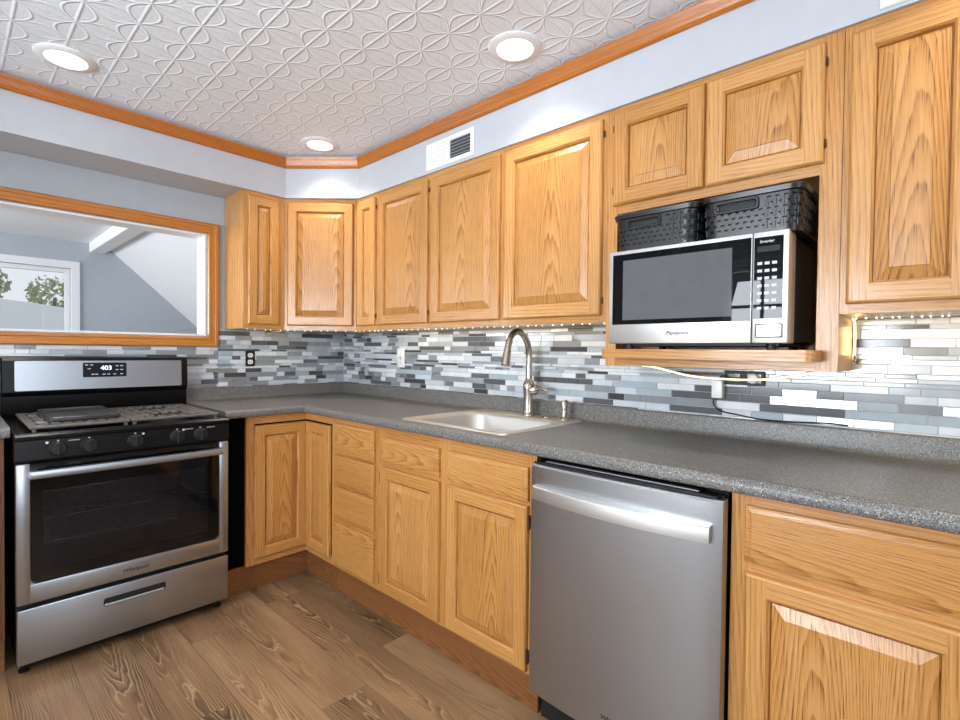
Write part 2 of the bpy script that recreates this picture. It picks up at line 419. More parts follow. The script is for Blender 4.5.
def oven_glass():
    m = bpy.data.materials.new('tinted_oven_glass'); m.use_nodes = True; nt = m.node_tree; nt.nodes.clear()
    tr = nt.nodes.new('ShaderNodeBsdfTransparent'); tr.inputs[0].default_value = (0.56, 0.57, 0.60, 1)
    gl = nt.nodes.new('ShaderNodeBsdfGlossy'); gl.inputs['Roughness'].default_value = 0.03; gl.inputs[0].default_value = (0.8, 0.8, 0.82, 1)
    fr = nt.nodes.new('ShaderNodeFresnel'); fr.inputs[0].default_value = 1.5; mx = nt.nodes.new('ShaderNodeMixShader'); o = nt.nodes.new('ShaderNodeOutputMaterial')
    nt.links.new(fr.outputs[0], mx.inputs[0]); nt.links.new(tr.outputs[0], mx.inputs[1]); nt.links.new(gl.outputs[0], mx.inputs[2]); nt.links.new(mx.outputs[0], o.inputs[0])
    return m
M['ovenglass'] = oven_glass()
window('window_1', 'white grid window in the back wall behind the camera', -0.63, 0.63, 0.95, 2.08, (2.25, -4.0, 0), 180, 4, 3)
window('window_2', 'wide white window in the wall right of the camera', -0.9, 0.9, 0.9, 2.1, (5.0, -2.2, 0), -90, 3, 1)  # unseen window, added to give the side daylight a source
t = structure('door_1', 'white flat door in the back wall behind the camera', 'door', (0.95, -4.0, 0), 180)
f = MB(); f.box(-0.40, 0.40, -0.03, -0.001, 0.005, 2.03, bev=0.003)
for z0, z1 in ((0.2, 0.95), (1.1, 1.9)):
    for x0, x1 in ((-0.32, -0.04), (0.04, 0.32)):
        f.rings([[(x0 + i, yy, z0 + i), (x1 - i, yy, z0 + i), (x1 - i, yy, z1 - i), (x0 + i, yy, z1 - i)] for i, yy in ((0, -0.0302), (0.012, -0.036), (0.03, -0.0302))])
f.build('door_leaf', M['white'], t)
f = MB(); f.box(-0.48, -0.405, -0.02, -0.001, 0, 2.11, bev=0.003); f.box(0.405, 0.48, -0.02, -0.001, 0, 2.11, bev=0.003); f.box(-0.405, 0.405, -0.02, -0.001, 2.036, 2.11, bev=0.003); f.build('casing', M['white'], t)
f = MB(); f.lathe([(0.026, 0), (0.026, 0.008), (0.012, 0.01), (0.012, 0.035), (0.028, 0.045), (0.028, 0.065), (0.012, 0.075)], (-0.34, -0.031, 0.95), (0, -1, 0)); f.build('door_knob', M['nickel'], t)

# pass-through: jamb and wood casing
t = structure('trim_2', 'orange wood casing and white jamb around the pass-through above the stove', 'pass-through frame', (0, -1.45, 0), 90)
x0, x1 = OA + 1.45, OB + 1.45
f = MB(); e = 0.0015
f.box(x0, x1, 0.0, 0.13, OZ1 - 0.012, OZ1 - e); f.box(x0, x1, 0, 0.13, OZ0 + e, OZ0 + 0.012); f.box(x0 + e, x0 + 0.012, 0, 0.13, OZ0 + 0.012, OZ1 - 0.012); f.box(x1 - 0.012, x1 - e, 0, 0.13, OZ0 + 0.012, OZ1 - 0.012)
f.build('jamb', M['white'], t)
def casing_rect(w, y0=-0.001):
    lv = [(0, y0), (0, -0.018), (0.006, -0.022), (0.018, -0.021), (0.022, -0.017), (0.040, -0.016), (0.044, -0.019), (0.054, -0.018), (0.060, -0.008), (0.060, y0)]
    X0, X1, Z0, Z1 = x0 - w, x1 + w, OZ0 - w, OZ1 + w
    mb = MB()
    mb.rings([[(X0 + i, y, Z0 + i), (X1 - i, y, Z0 + i), (X1 - i, y, Z1 - i), (X0 + i, y, Z1 - i)] for i, y in lv], closed=True, mats=[0, 1, 0, 1])
    return mb
casing_rect(0.062).build('casing', [M['casH'], M['casV']], t)

# ------------------------------------------------------------------ the room beyond the pass-through
XF = -3.5
b = MB(); b.box(XF, -0.14, -5.0, 1.3, -0.08, 0); smesh(b, 'floor_next_room', M['floor'], 'floor of the room beyond the pass-through', 'floor')
b = MB()
wy0, wy1, wz0, wz1 = -2.75, -1.09, 0.95, 2.07
b.box(XF - 0.13, XF, -5.0, wy0, 0, 2.36); b.box(XF - 0.13, XF, wy1, 1.3, 0, 2.36); b.box(XF - 0.13, XF, wy0, wy1, 0, wz0); b.box(XF - 0.13, XF, wy0, wy1, wz1, 2.36)
smesh(b, 'wall_far', M['wall2'], 'blue-grey far wall of the room beyond the pass-through', 'wall')
b = MB(); b.box(XF - 0.13, -0.13, -5.13, -5.0, 0, 0.8); b.box(XF - 0.13, -0.13, -5.13, -5.0, 2.2, 2.36); b.box(XF - 0.13, -2.95, -5.13, -5.0, 0.8, 2.2); b.box(-0.85, -0.13, -5.13, -5.0, 0.8, 2.2)
smesh(b, 'wall_far_side', M['wall2'], 'side wall of the room beyond the pass-through', 'wall')
b = MB(); b.box(XF, -0.132, -5.0, -0.93, 2.36, 2.42); smesh(b, 'ceiling_next_room', M['white'], 'flat white ceiling of the room beyond the pass-through', 'ceiling')
b = MB()
sl = 0.93
b.rings([[(XF, -0.80, 2.36), (XF, 1.3, 2.36 - 2.1 * sl), (XF, 1.3, 2.44 - 2.1 * sl), (XF, -0.80, 2.44)], [(-0.132, -0.80, 2.36), (-0.132, 1.3, 2.36 - 2.1 * sl), (-0.132, 1.3, 2.44 - 2.1 * sl), (-0.132, -0.80, 2.44)]], 0, True, True)
smesh(b, 'ceiling_slope', M['white'], 'white sloped ceiling of the room beyond the pass-through', 'ceiling')
b = MB(); b.box(XF, -0.132, -0.935, -0.80, 2.262, 2.44, bev=0.006); smesh(b, 'ceiling_beam', M['white'], 'white boxed beam where flat and sloped ceilings meet', 'beam')
b = MB(); b.box(XF - 0.13, -0.132, 1.3, 1.4, 0, 0.5); smesh(b, 'wall_knee', M['wall2'], 'low knee wall under the sloped ceiling', 'wall')
window('window_3', 'white framed window seen through the pass-through', wy0 + 1.92, wy1 + 1.92, wz0, wz1, (XF, -1.92, 0), 90, 1, 1)
# outdoors beyond that window
b = MB(); b.box(-40, XF - 0.2, -30, 30, -0.6, -0.5); smesh(b, 'ground', M['snow'], 'pale ground outside the far window', 'ground')
b = MB()
n = 60; loops = []
for i in range(n + 1):
    yy = -22 + 40 * i / n
    hgt = 2.98 - 0.028 * (yy + 2.2) ** 2 if yy > -2.2 else 2.98 - 0.004 * (yy + 2.2) ** 2
    hgt = max(hgt, 0.4)
    loops.append([(-12, yy, -0.55), (-14.5, yy, hgt * 0.55), (-18, yy, hgt * 0.92), (-22, yy, hgt), (-30, yy, hgt * 0.6), (-34, yy, -0.55)])
b.rings(loops, 0, True, True); smesh(b, 'hill', M['snow'], 'pale rounded bank rising outside the far window', 'hill')
def tree(loc, h, r, seed, label):
    rnd = random.Random(seed); t = thing('tree', label, 'tree', loc, group='trees outside the far window')
    tr = MB(); tr.tube([(0, 0, -0.4), (0.05, 0.02, h * 0.4), (0, 0.1, h * 0.75)], [0.16, 0.12, 0.05], 8); tr.build('trunk', M['bark'], t)
    cr = MB()
    for i in range(420):
        d = Vector((rnd.gauss(0, 1), rnd.gauss(0, 1), rnd.gauss(0, 0.75))).normalized() * r * rnd.uniform(0.35, 1) ** 0.5
        c = Vector((0, 0, h * 0.8)) + d; s = rnd.uniform(0.07, 0.15); u = Vector((rnd.uniform(-1, 1), rnd.uniform(-1, 1), rnd.uniform(-1, 1))).normalized(); w = u.orthogonal().normalized()
        cr.quad(c - u * s, c + w * s * 0.5, c + u * s, c - w * s * 0.5)
    cr.build('crown', M['leaf'], t, recalc=False)
tree((-24.5, -1.0, 2.3), 1.8, 0.85, 1, 'leafy tree at the left in the far window above the bank')
tree((-24.5, 1.15, 2.0), 1.75, 0.85, 2, 'leafy tree at the right in the far window above the bank')

# ------------------------------------------------------------------ backsplash mosaic
def mosaic(x0, x1, z0, z1, seed, holes=(), dark=1.0):
    rnd = random.Random(seed); mb = MB()
    mb.box(x0, x1, -0.005, -0.001, z0, z1, len(TILE))
    hs = [0.0135, 0.024, 0.0145, 0.026, 0.029]
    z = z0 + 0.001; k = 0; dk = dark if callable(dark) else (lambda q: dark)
    while z < z1 - 0.006:
        h = min(rnd.choice(hs), z1 - z - 0.0005); x = x0 - rnd.uniform(0, 0.15)
        while x < x1:
            L = rnd.choice([0.05, 0.075, 0.075, 0.10, 0.10, 0.13, 0.15, 0.2] if x < 2 else [0.075, 0.10, 0.10, 0.15, 0.15, 0.2, 0.25])
            a, c = max(x, x0) + 0.0008, min(x + L, x1) - 0.0008
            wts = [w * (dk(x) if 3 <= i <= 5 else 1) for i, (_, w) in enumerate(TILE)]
            if c - a > 0.004 and not any(a < q[1] and c > q[0] and z < q[3] and z + h > q[2] for q in holes):
                mi = rnd.choices(range(len(TILE)), wts)[0]
                y = -0.008 - rnd.uniform(0, 0.0012); zz = z + h - 0.0014; e = 0.0008
                mb.add([(a, -0.005, z), (c, -0.005, z), (c, -0.005, zz), (a, -0.005, zz), (a + e, y, z + e), (c - e, y, z + e), (c - e, y, zz - e), (a + e, y, zz - e)],
                       [(4, 5, 6, 7), (0, 1, 5, 4), (1, 2, 6, 5), (2, 3, 7, 6), (3, 0, 4, 7)], mi)
            x += L
        z += h
    return mb
MT = [m for m, _ in TILE] + [M['grout']]
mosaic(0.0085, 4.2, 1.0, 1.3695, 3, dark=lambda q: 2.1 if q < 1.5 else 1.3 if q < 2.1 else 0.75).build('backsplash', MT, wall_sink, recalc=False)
ms = MB()
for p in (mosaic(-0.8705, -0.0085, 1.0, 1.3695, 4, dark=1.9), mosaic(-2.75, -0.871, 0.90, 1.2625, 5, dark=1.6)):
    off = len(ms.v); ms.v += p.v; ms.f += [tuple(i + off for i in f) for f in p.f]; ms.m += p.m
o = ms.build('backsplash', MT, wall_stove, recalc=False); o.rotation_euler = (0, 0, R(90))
b = MB(); b.box(0.0085, 0.0125, -0.0125, -0.0085, 1.022, 1.3695); b.build('corner_bead', M['grout'], wall_sink)

# ------------------------------------------------------------------ cabinets
VH = None
def rect(x0, x1, z0, z1, i, y): return [(x0 + i, y, z0 + i), (x1 - i, y, z0 + i), (x1 - i, y, z1 - i), (x0 + i, y, z1 - i)]
def door(parent, x0, x1, z0, z1, yf, th=0.019, sw=0.051, hinge=None, nm='door'):
    w = x1 - x0
    if w < 0.25: sw = min(sw, w * 0.27)
    mb = MB(); mt = [1, 0, 1, 0]; r = lambda i, y: rect(x0, x1, z0, z1, i, yf + y)
    mb.rings([r(0, th), r(0, 0.007), r(0.002, 0.0035), r(0.006, 0.001), r(0.008, 0)], mats=mt)
    a = 0.008
    X0, X1, Z0, Z1 = x0 + a, x1 - a, z0 + a, z1 - a; s = sw - a
    mb.quad((X0, yf, Z0), (X0 + s, yf, Z0), (X0 + s, yf, Z1), (X0, yf, Z1), 0)
    mb.quad((X1 - s, yf, Z0), (X1, yf, Z0), (X1, yf, Z1), (X1 - s, yf, Z1), 0)
    mb.quad((X0 + s, yf, Z0), (X1 - s, yf, Z0), (X1 - s, yf, Z0 + s), (X0 + s, yf, Z0 + s), 1)
    mb.quad((X0 + s, yf, Z1 - s), (X1 - s, yf, Z1 - s), (X1 - s, yf, Z1), (X0 + s, yf, Z1), 1)
    mb.rings([r(sw, 0), r(sw + 0.001, 0.002), r(sw + 0.004, 0.004), r(sw + 0.006, 0.008), r(sw + 0.007, 0.0175), r(sw + 0.007, th)], mats=mt)
    mb.rings([r(0, th), r(sw + 0.007, th)], mats=mt)
    d = mb.build(nm, [M['oakV'], M['oakH']], parent, recalc=False)
    fix_normals(d, yf)
    inner = min(x1 - x0, z1 - z0) - 2 * sw
    sl = min(0.029, inner * 0.26)
    pb = MB()
    q = lambda i, y: rect(x0, x1, z0, z1, sw + i, yf + y)
    pb.rings([q(0.0075, 0.0186), q(0.0075, 0.0172), q(0.0100, 0.0172), q(0.0102, 0.0115), q(0.0102 + sl, 0.0022), q(0.0118 + sl, 0.0002)], mats=[0, 0, 0, 0], cap1=True, cap0=True)
    pb.build('raised_panel', [M['oakP']], d, ang=8)
    if hinge:
        hx = x1 + 0.003 if hinge == 'R' else x0 - 0.003
        for hz in (z0 + 0.055, z1 - 0.055):
            hr, hl = (0.0045, 0.024) if z0 < 1 else (0.0022, 0.012)
            h = MB(); h.tube([(hx, yf + 0.009, hz - hl), (hx, yf + 0.009, hz + hl)], hr, 8); h.box(hx - hr * 0.7, hx + hr * 0.7, yf + 0.011, yf + 0.017, hz - hl * 0.9, hz + hl * 0.9)
            h.build('hinge', M['bronze'], d)
    return d
def fix_normals(o, yf):
    me = o.data; bm = bmesh.new(); bm.from_mesh(me)
    bmesh.ops.remove_doubles(bm, verts=bm.verts[:], dist=1e-6)
    bmesh.ops.recalc_face_normals(bm, faces=bm.faces[:]); bm.to_mesh(me); bm.free()
def slab(parent, x0, x1, z0, z1, yf, nm='drawer', th=0.019):
    mb = MB(); r = lambda i, y: rect(x0, x1, z0, z1, i, yf + y)
    mb.rings([r(0, th), r(0, 0.008), r(0.002, 0.006), r(0.005, 0.0055), r(0.016, 0.0014), r(0.0165, 0.0)], m=0, cap0=True, cap1=True)
    return mb.build(nm, [M['oakD']], parent, ang=20)
def frame(parent, x0, x1, z0, z1, y, stiles, rails, th=0.019):
    """face frame: stiles [(xa, xb)], rails [(za, zb, xa, xb)]"""
    mb = MB()
    for a, c in stiles: mb.box(a, c, y, y + th, z0, z1, 0)
    for za, zb, xa, xb in rails: mb.box(xa, xb, y, y + th, za, zb, 1)
    return mb.build('face_frame', [M['oakV'], M['oakH']], parent)
def frame_shaded(*a):
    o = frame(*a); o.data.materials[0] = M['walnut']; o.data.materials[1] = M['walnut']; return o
def shell(parent, x0, x1, y0, y1, z0, z1, top=True, mat='oakV', bottom=True):
    mb = MB(); w = 0.012
    mb.box(x0, x0 + w, y0, y1, z0, z1); mb.box(x1 - w, x1, y0, y1, z0, z1); mb.box(x0 + w, x1 - w, y1 - 0.008, y1, z0, z1)
    if bottom: mb.box(x0 + w, x1 - w, y0, y1 - 0.008, z0, z0 + w)
    if top: mb.box(x0 + w, x1 - w, y0, y1 - 0.008, z1 - w, z1)
    return mb.build('carcass', [M[mat]], parent)

UZ0, UZ1, UY, UD = 1.371, 2.1615, -0.285, -0.303
DZ0, DZ1 = 1.397, 2.136
def upper(x0, x1, doors, label, hinge=None, loc=(0, 0, 0), rz=0, z0=UZ0):
    xm = (x0 + x1) / 2
    t = thing('wall_cabinet', label, 'cabinet', (xm, 0, 0) if rz == 0 else loc, rz, 'oak wall cabinets')
    k = xm if rz == 0 else 0
    a, c = x0 - k, x1 - k; e = 0.0004
    shell(t, a + e, c - e, UY + 0.0192, -0.010, z0, UZ1)
    st = [(a + e, doors[0][0] - k + 0.012)]
    for q in range(len(doors) - 1): st.append((doors[q][1] - k - 0.012, doors[q + 1][0] - k + 0.012))
    st.append((doors[-1][1] - k - 0.012, c - e))
    frame(t, a, c, z0, UZ1, UY, st, [(zz, zw, st[i][1], st[i + 1][0]) for i in range(len(st) - 1) for zz, zw in ((z0, DZ0 + 0.012), (DZ1 - 0.012, UZ1))])
    for i, (d0, d1) in enumerate(doors):
        door(t, d0 - k, d1 - k, DZ0, DZ1, UD, hinge=(hinge[i] if hinge else None))
    return t
# stove-wall upper
upper(-0.122, 0.122, [(-0.098, 0.084)], 'narrow oak wall cabinet at the left end, next to the pass-through', None, (0, -0.713, 0), 90)
# diagonal corner cabinet
t = thing('wall_cabinet', 'angled oak corner wall cabinet under the corner ceiling light', 'cabinet', (0.4375, -0.4375, 0), 45, 'oak wall cabinets')
hw = 0.2155
c = MB()
poly = [(-hw + 0.0, 0.02), (hw, 0.02), (hw + 0.19, 0.20), (0.0, 0.585), (-hw - 0.19, 0.20)]
c.prism(poly, UZ0, UZ1); c.build('carcass', M['oakV'], t)
frame(t, -hw, hw, UZ0, UZ1, 0.0, [(-hw, -0.185), (0.185, hw)], [(UZ0, DZ0 + 0.012, -0.185, 0.185), (DZ1 - 0.012, UZ1, -0.185, 0.185)])
door(t, -0.197, 0.197, DZ0, DZ1, -0.018)
upper(0.592, 0.812, [(0.617, 0.796)], 'very narrow oak wall cabinet just right of the angled corner cabinet', ['R'])
upper(0.812, 1.2725, [(0.826, 1.258)], 'oak wall cabinet with one door below the left end of the white vent', ['R'])
upper(1.2725, 1.7625, [(1.286, 1.750)], 'oak wall cabinet with one door above the sink, right of the vent')
upper(1.7625, 2.279, [(1.776, 2.262)], 'widest one-door oak wall cabinet, directly left of the microwave', ['R'])
# cabinet housing the microwave
t = thing('microwave_cabinet', 'oak wall cabinet with two small doors above the open microwave niche', 'cabinet', (2.643, 0, 0), 0, 'oak wall cabinets')
k = 2.643; MX0, MX1, MZ = 2.2795, 3.0055, 1.207
c = MB(); w = 0.016
c.box(MX0 - k, MX0 - k + w, UY + 0.0192, -0.010, MZ, UZ1); c.box(MX1 - k - w, MX1 - k, UY + 0.0192, -0.010, MZ, UZ1)
c.box(MX0 - k + w, MX1 - k - w, UY + 0.0192, -0.010, 1.775, 1.79); c.box(MX0 - k + w, MX1 - k - w, UY + 0.0192, -0.010, UZ1 - w, UZ1)
c.box(MX0 - k + w, MX1 - k - w, -0.018, -0.010, MZ + 0.03, UZ1 - w)
c.build('carcass', M['oakV'], t)
frame(t, 0, 0, MZ, UZ1, UY, [(MX0 - k, 2.321 - k), (2.953 - k, MX1 - k)], [(1.770, 1.815, 2.321 - k, 2.953 - k), (2.122, UZ1, 2.321 - k, 2.953 - k)])
f = MB(); f.box(2.622 - k, 2.650 - k, UY, UY + 0.019, 1.815, 2.122); f.build('mullion', M['oakV'], t)
door(t, 2.308 - k, 2.633 - k, 1.800, DZ1 + 0.004, UD, hinge='L'); door(t, 2.640 - k, 2.963 - k, 1.800, DZ1 + 0.004, UD, hinge='R')
f = MB(); f.box(2.3215 - k, 2.9525 - k, UY + 0.001, UY + 0.019, MZ + 0.001, 1.2365, 0); f.build('apron', M['oakH'], t)
f = MB(); pl = [(2.3215 - k, -0.02), (2.3215 - k, -0.2855), (2.3185 - k, -0.2855)] + [(2.3405 - k - 0.022 * math.cos(R(q)), -0.373 - 0.022 * math.sin(R(q))) for q in range(0, 91, 15)] + [(2.947 - k + 0.022 * math.sin(R(q)), -0.373 - 0.022 * math.cos(R(q))) for q in range(0, 91, 15)] + [(2.969 - k, -0.2855), (2.9525 - k, -0.2855), (2.9525 - k, -0.02)]
f.prism(pl, 1.2368, 1.268); f.build('shelf', M['oakH'], t)
# big cabinet at the right
upper(3.0065, 3.585, [(3.022, 3.286), (3.302, 3.566)], 'tall two-door oak wall cabinet at the far right, right of the microwave')

# base cabinets
BZ0, BZ1, BY, BD = 0.133, 0.9075, -0.622, -0.641
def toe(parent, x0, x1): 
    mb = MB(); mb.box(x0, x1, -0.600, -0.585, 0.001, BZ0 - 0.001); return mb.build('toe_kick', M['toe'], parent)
# pie-cut corner base
t = thing('corner_base_cabinet', 'L-shaped oak corner base cabinet between stove and drawers with folding door', 'cabinet', (0.30, -0.30, 0), 0, 'oak base cabinets')
cx, cy = 0.30, -0.30
c = MB()
for (x0, x1, y0, y1) in ((0.012, 0.60, -0.951, -0.939), (0.902, 0.914, -0.60, -0.012), (0.012, 0.02, -0.939, -0.02), (0.012, 0.902, -0.02, -0.012)):
    c.box(x0 - cx, x1 - cx, y0 - cy, y1 - cy, BZ0, BZ1)
c.prism([(0.02 - cx, -0.939 - cy), (0.60 - cx, -0.939 - cy), (0.60 - cx, -0.60 - cy), (0.902 - cx, -0.60 - cy), (0.902 - cx, -0.02 - cy), (0.02 - cx, -0.02 - cy)], BZ0, BZ0 + 0.012)
c.build('carcass', M['blackmatte'], t)
f = MB()
f.box(0.603 - cx, 0.622 - cx, -0.951 - cy, -0.910 - cy, BZ0, BZ1, 0); f.box(0.896 - cx, 0.9145 - cx, -0.622 - cy, -0.603 - cy, BZ0, BZ1, 0)
for z0, z1 in ((BZ0, 0.170), (0.866, BZ1)):
    f.box(0.603 - cx, 0.622 - cx, -0.910 - cy, -0.622 - cy, z0, z1, 2); f.box(0.603 - cx, 0.896 - cx, -0.622 - cy, -0.603 - cy, z0, z1, 1)
f.build('face_frame', [M['oakV'], M['oakH'], M['oakH']], t)
d1 = thing('door', '', '', (0, 0, 0)); 
for kx in ('label', 'category'): del d1[kx]
d1.parent = t; d1.location = (0 - cx, -0.7625 - cy, 0); d1.rotation_euler = (0, 0, R(90)); d1.name = 'door'
bpy.data.objects.remove(d1)
def turned_door(parent, loc, rz, *a, **kw):
    d = door(parent, *a, **kw); d.location = loc; d.rotation_euler = (0, 0, R(rz)); return d
turned_door(t, (-cx, -0.776 - cy, 0), 90, -0.137, 0.1525, 0.166, 0.858, -0.640)
turned_door(t, (0.7635 - cx, -cy, 0), 0, -0.1222, 0.122, 0.166, 0.858, -0.640)
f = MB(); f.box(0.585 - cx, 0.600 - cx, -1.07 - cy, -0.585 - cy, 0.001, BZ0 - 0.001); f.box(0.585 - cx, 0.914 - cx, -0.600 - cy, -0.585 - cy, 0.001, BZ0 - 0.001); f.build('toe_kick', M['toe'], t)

def base_cab(x0, x1, label, name='base_cabinet'):
    xm = (x0 + x1) / 2; t = thing(name, label, 'cabinet', (xm, 0, 0), 0, 'oak base cabinets')
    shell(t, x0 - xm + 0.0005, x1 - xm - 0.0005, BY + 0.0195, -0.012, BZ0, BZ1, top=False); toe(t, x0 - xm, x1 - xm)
    return t, xm
t, k = base_cab(0.9155, 1.3105, 'narrow oak base cabinet with a bank of four drawers', 'drawer_cabinet')
zs = [(0.149, 0.373), (0.401, 0.553), (0.567, 0.717), (0.730, 0.880)]
frame(t, 0, 0, BZ0, BZ1, BY, [(0.9155 - k, 0.948 - k), (1.270 - k, 1.3105 - k)], [(BZ0, 0.161, 0.948 - k, 1.27 - k), (0.361, 0.412, 0.948 - k, 1.27 - k), (0.542, 0.578, 0.948 - k, 1.27 - k), (0.706, 0.742, 0.948 - k, 1.27 - k), (0.868, BZ1, 0.948 - k, 1.27 - k)])
for z0, z1 in zs: slab(t, 0.936 - k, 1.282 - k, z0, z1, BD)
t, k = base_cab(1.3105, 2.215, 'wide oak sink base cabinet with two doors and two false drawer fronts', 'sink_cabinet')
frame(t, 0, 0, BZ0, BZ1, BY, [(1.3105 - k, 1.353 - k), (1.722 - k, 1.792 - k), (2.175 - k, 2.215 - k)],
      [(zz, zw, xa - k, xb - k) for xa, xb in ((1.353, 1.722), (1.792, 2.175)) for zz, zw in ((BZ0, 0.160), (0.711, 0.750), (0.846, BZ1))])
slab(t, 1.341 - k, 1.732 - k, 0.739, 0.857, BD, 'false_front'); slab(t, 1.782 - k, 2.187 - k, 0.739, 0.857, BD, 'false_front')
door(t, 1.334 - k, 1.735 - k, 0.146, 0.723, BD, hinge='L'); door(t, 1.780 - k, 2.187 - k, 0.146, 0.723, BD, hinge='R')
t, k = base_cab(2.8365, 3.322, 'oak base cabinet right of the dishwasher with one drawer over one door')
frame(t, 0, 0, BZ0, BZ1, BY, [(2.8365 - k, 2.885 - k), (3.288 - k, 3.322 - k)], [(zz, zw, 2.885 - k, 3.288 - k) for zz, zw in ((BZ0, 0.160), (0.700, 0.750), (0.867, BZ1))])
slab(t, 2.871 - k, 3.296 - k, 0.738, 0.879, BD); door(t, 2.873 - k, 3.296 - k, 0.146, 0.712, BD)
t, k = base_cab(3.323, 3.80, 'oak base cabinet at the right end of the counter, outside the picture edge')
frame(t, 0, 0, BZ0, BZ1, BY, [(3.323 - k, 3.36 - k), (3.763 - k, 3.80 - k)], [(zz, zw, 3.36 - k, 3.763 - k) for zz, zw in ((BZ0, 0.160), (0.694, 0.746), (0.861, BZ1))])
slab(t, 3.348 - k, 3.775 - k, 0.734, 0.873, BD); door(t, 3.348 - k, 3.775 - k, 0.146, 0.706, BD)
# cabinet left of the stove
t = thing('base_cabinet', 'darker wooden base cabinet at the left edge, left of the stove', 'cabinet', (0, -2.20, 0), 90, 'oak base cabinets')
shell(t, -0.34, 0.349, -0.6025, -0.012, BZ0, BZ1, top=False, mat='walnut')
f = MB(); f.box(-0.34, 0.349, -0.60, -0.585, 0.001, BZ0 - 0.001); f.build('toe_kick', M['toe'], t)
frame_shaded(t, 0, 0, BZ0, BZ1, BY, [(-0.34, -0.30), (0.305, 0.349)], [(zz, zw, -0.30, 0.305) for zz, zw in ((BZ0, 0.16), (0.694, 0.746), (0.861, BZ1))])
slab(t, -0.312, 0.317, 0.734, 0.873, BD); door(t, -0.312, 0.317, 0.146, 0.706, BD)

# ------------------------------------------------------------------ countertop
NZ = 0.948
SX0, SX1, SY0, SY1 = 1.470, 2.030, -0.592, -0.075     # sink cut-out
cp = [(-0.012, 0.9085), (-0.012, 1.018), (-0.016, 1.0205), (-0.026, 1.0205), (-0.0305, 1.016), (-0.0315, 0.962), (-0.036, 0.953), (-0.045, NZ), (SY1, NZ), (SY0, NZ), (-0.640, NZ)]
cp += [(-0.642 - 0.020 * math.sin(R(q)), NZ - 0.020 + 0.020 * math.cos(R(q))) for q in range(15, 91, 15)] + [(-0.662, 0.920)] + [(-0.655 - 0.007 * math.cos(R(q)), 0.9155 - 0.007 * math.sin(R(q))) for q in (30, 60, 90)]
cp += [(SY0, 0.9085), (SY1, 0.9085)]
i_top = cp.index((SY1, NZ)); i_bot = len(cp) - 2
def sweep(mb, A, B, hole=False, capA=False, capB=False):
    n = len(cp); o = len(mb.v); mb.v += A + B
    for q in range(n):
        r = (q + 1) % n
        if hole and q in (i_top, i_bot): continue
        mb.f.append((o + q, o + r, o + n + r, o + n + q)); mb.m.append(0)
    if hole:
        for a, c in ((i_top, i_bot + 1), (i_top + 1, i_bot)):
            mb.f.append((o + a, o + c, o + n + c, o + n + a)); mb.m.append(0)
    for cap, s in ((capA, o), (capB, o + n)):
        if cap: mb.f.append(tuple(s + q for q in range(n))); mb.m.append(0)
mb = MB()
S = lambda x: [(x, d, z) for d, z in cp]
Dg = [(-d, d, z) for d, z in cp]
Sy = lambda y: [(-d, y, z) for d, z in cp]
sweep(mb, S(3.95), S(SX1), capA=True); sweep(mb, S(SX1), S(SX0), hole=True); sweep(mb, S(SX0), Dg); sweep(mb, Dg, Sy(-1.0635), capB=True)
for X in (SX0, SX1):   # cut-out ends
    mb.quad((X, SY0, NZ), (X, SY1, NZ), (X, SY1, 0.9085), (X, SY0, 0.9085))
o = mb.build('countertop', M['counter'], ang=40); fix_normals(o, 0)
tag(o, 'long grey speckled L-shaped countertop with rounded edge and low upstand', 'countertop')
mb = MB(); sweep(mb, Sy(-1.836), Sy(-2.56), capA=True, capB=True)
o = mb.build('countertop', M['counter'], ang=40); tag(o, 'short piece of grey speckled countertop at the left edge beside the stove', 'countertop')

# ------------------------------------------------------------------ sink, faucet, dispenser
t = thing('kitchen_sink', 'stainless steel drop-in sink set in the grey counter', 'sink', (1.75, -0.335, NZ))
k = Vector((1.75, -0.335, NZ))
mb = MB()
def rl(x0, x1, y0, y1, r, z): return [(x - k.x, y - k.y, z) for x, y in rrect(x0, x1, y0, y1, r, 6)]
lv = [(1.443, 2.058, -0.614, -0.052, 0.03, 0.0003), (1.445, 2.056, -0.612, -0.054, 0.03, 0.004), (1.452, 2.049, -0.605, -0.061, 0.028, 0.006), (1.468, 2.033, -0.590, -0.076, 0.03, 0.0045),
      (1.482, 2.020, -0.578, -0.160, 0.075, 0.0045), (1.487, 2.015, -0.573, -0.165, 0.075, 0.001), (1.493, 2.009, -0.567, -0.171, 0.08, -0.012), (1.505, 1.997, -0.556, -0.182, 0.085, -0.12), (1.520, 1.982, -0.541, -0.197, 0.085, -0.150), (1.560, 1.942, -0.500, -0.237, 0.07, -0.172), (1.70, 1.80, -0.42, -0.32, 0.048, -0.178)]
mb.rings([rl(*q) for q in lv], cap1=True); mb.build('basin', M['sinksteel'], t, ang=50)
d = MB(); d.lathe([(0.045, 0.001), (0.045, 0.003), (0.036, 0.004), (0.030, 0.0015), (0.012, 0.0012)], (0, -0.035, -0.178)); d.build('drain', M['chrome'], t)
d = MB()
d.lathe([(0.021, 0), (0.021, 0.003), (0.017, 0.006), (0.004, 0.007)], (1.88 - k.x, -0.105 - k.y, 0.0048)); d.build('hole_cover', M['nickel'], t)
FX, FY = 1.777, -0.105
t = thing('kitchen_faucet', 'brushed nickel gooseneck faucet standing behind the sink', 'faucet', (FX, FY, NZ + 0.005))
mb = MB(); mb.lathe([(0.030, 0), (0.030, 0.006), (0.027, 0.010), (0.0245, 0.02), (0.0245, 0.10), (0.027, 0.125), (0.0275, 0.148), (0.022, 0.160), (0.017, 0.168), (0.0150, 0.175)], seg=28); mb.build('body', M['nickel'], t, ang=50)
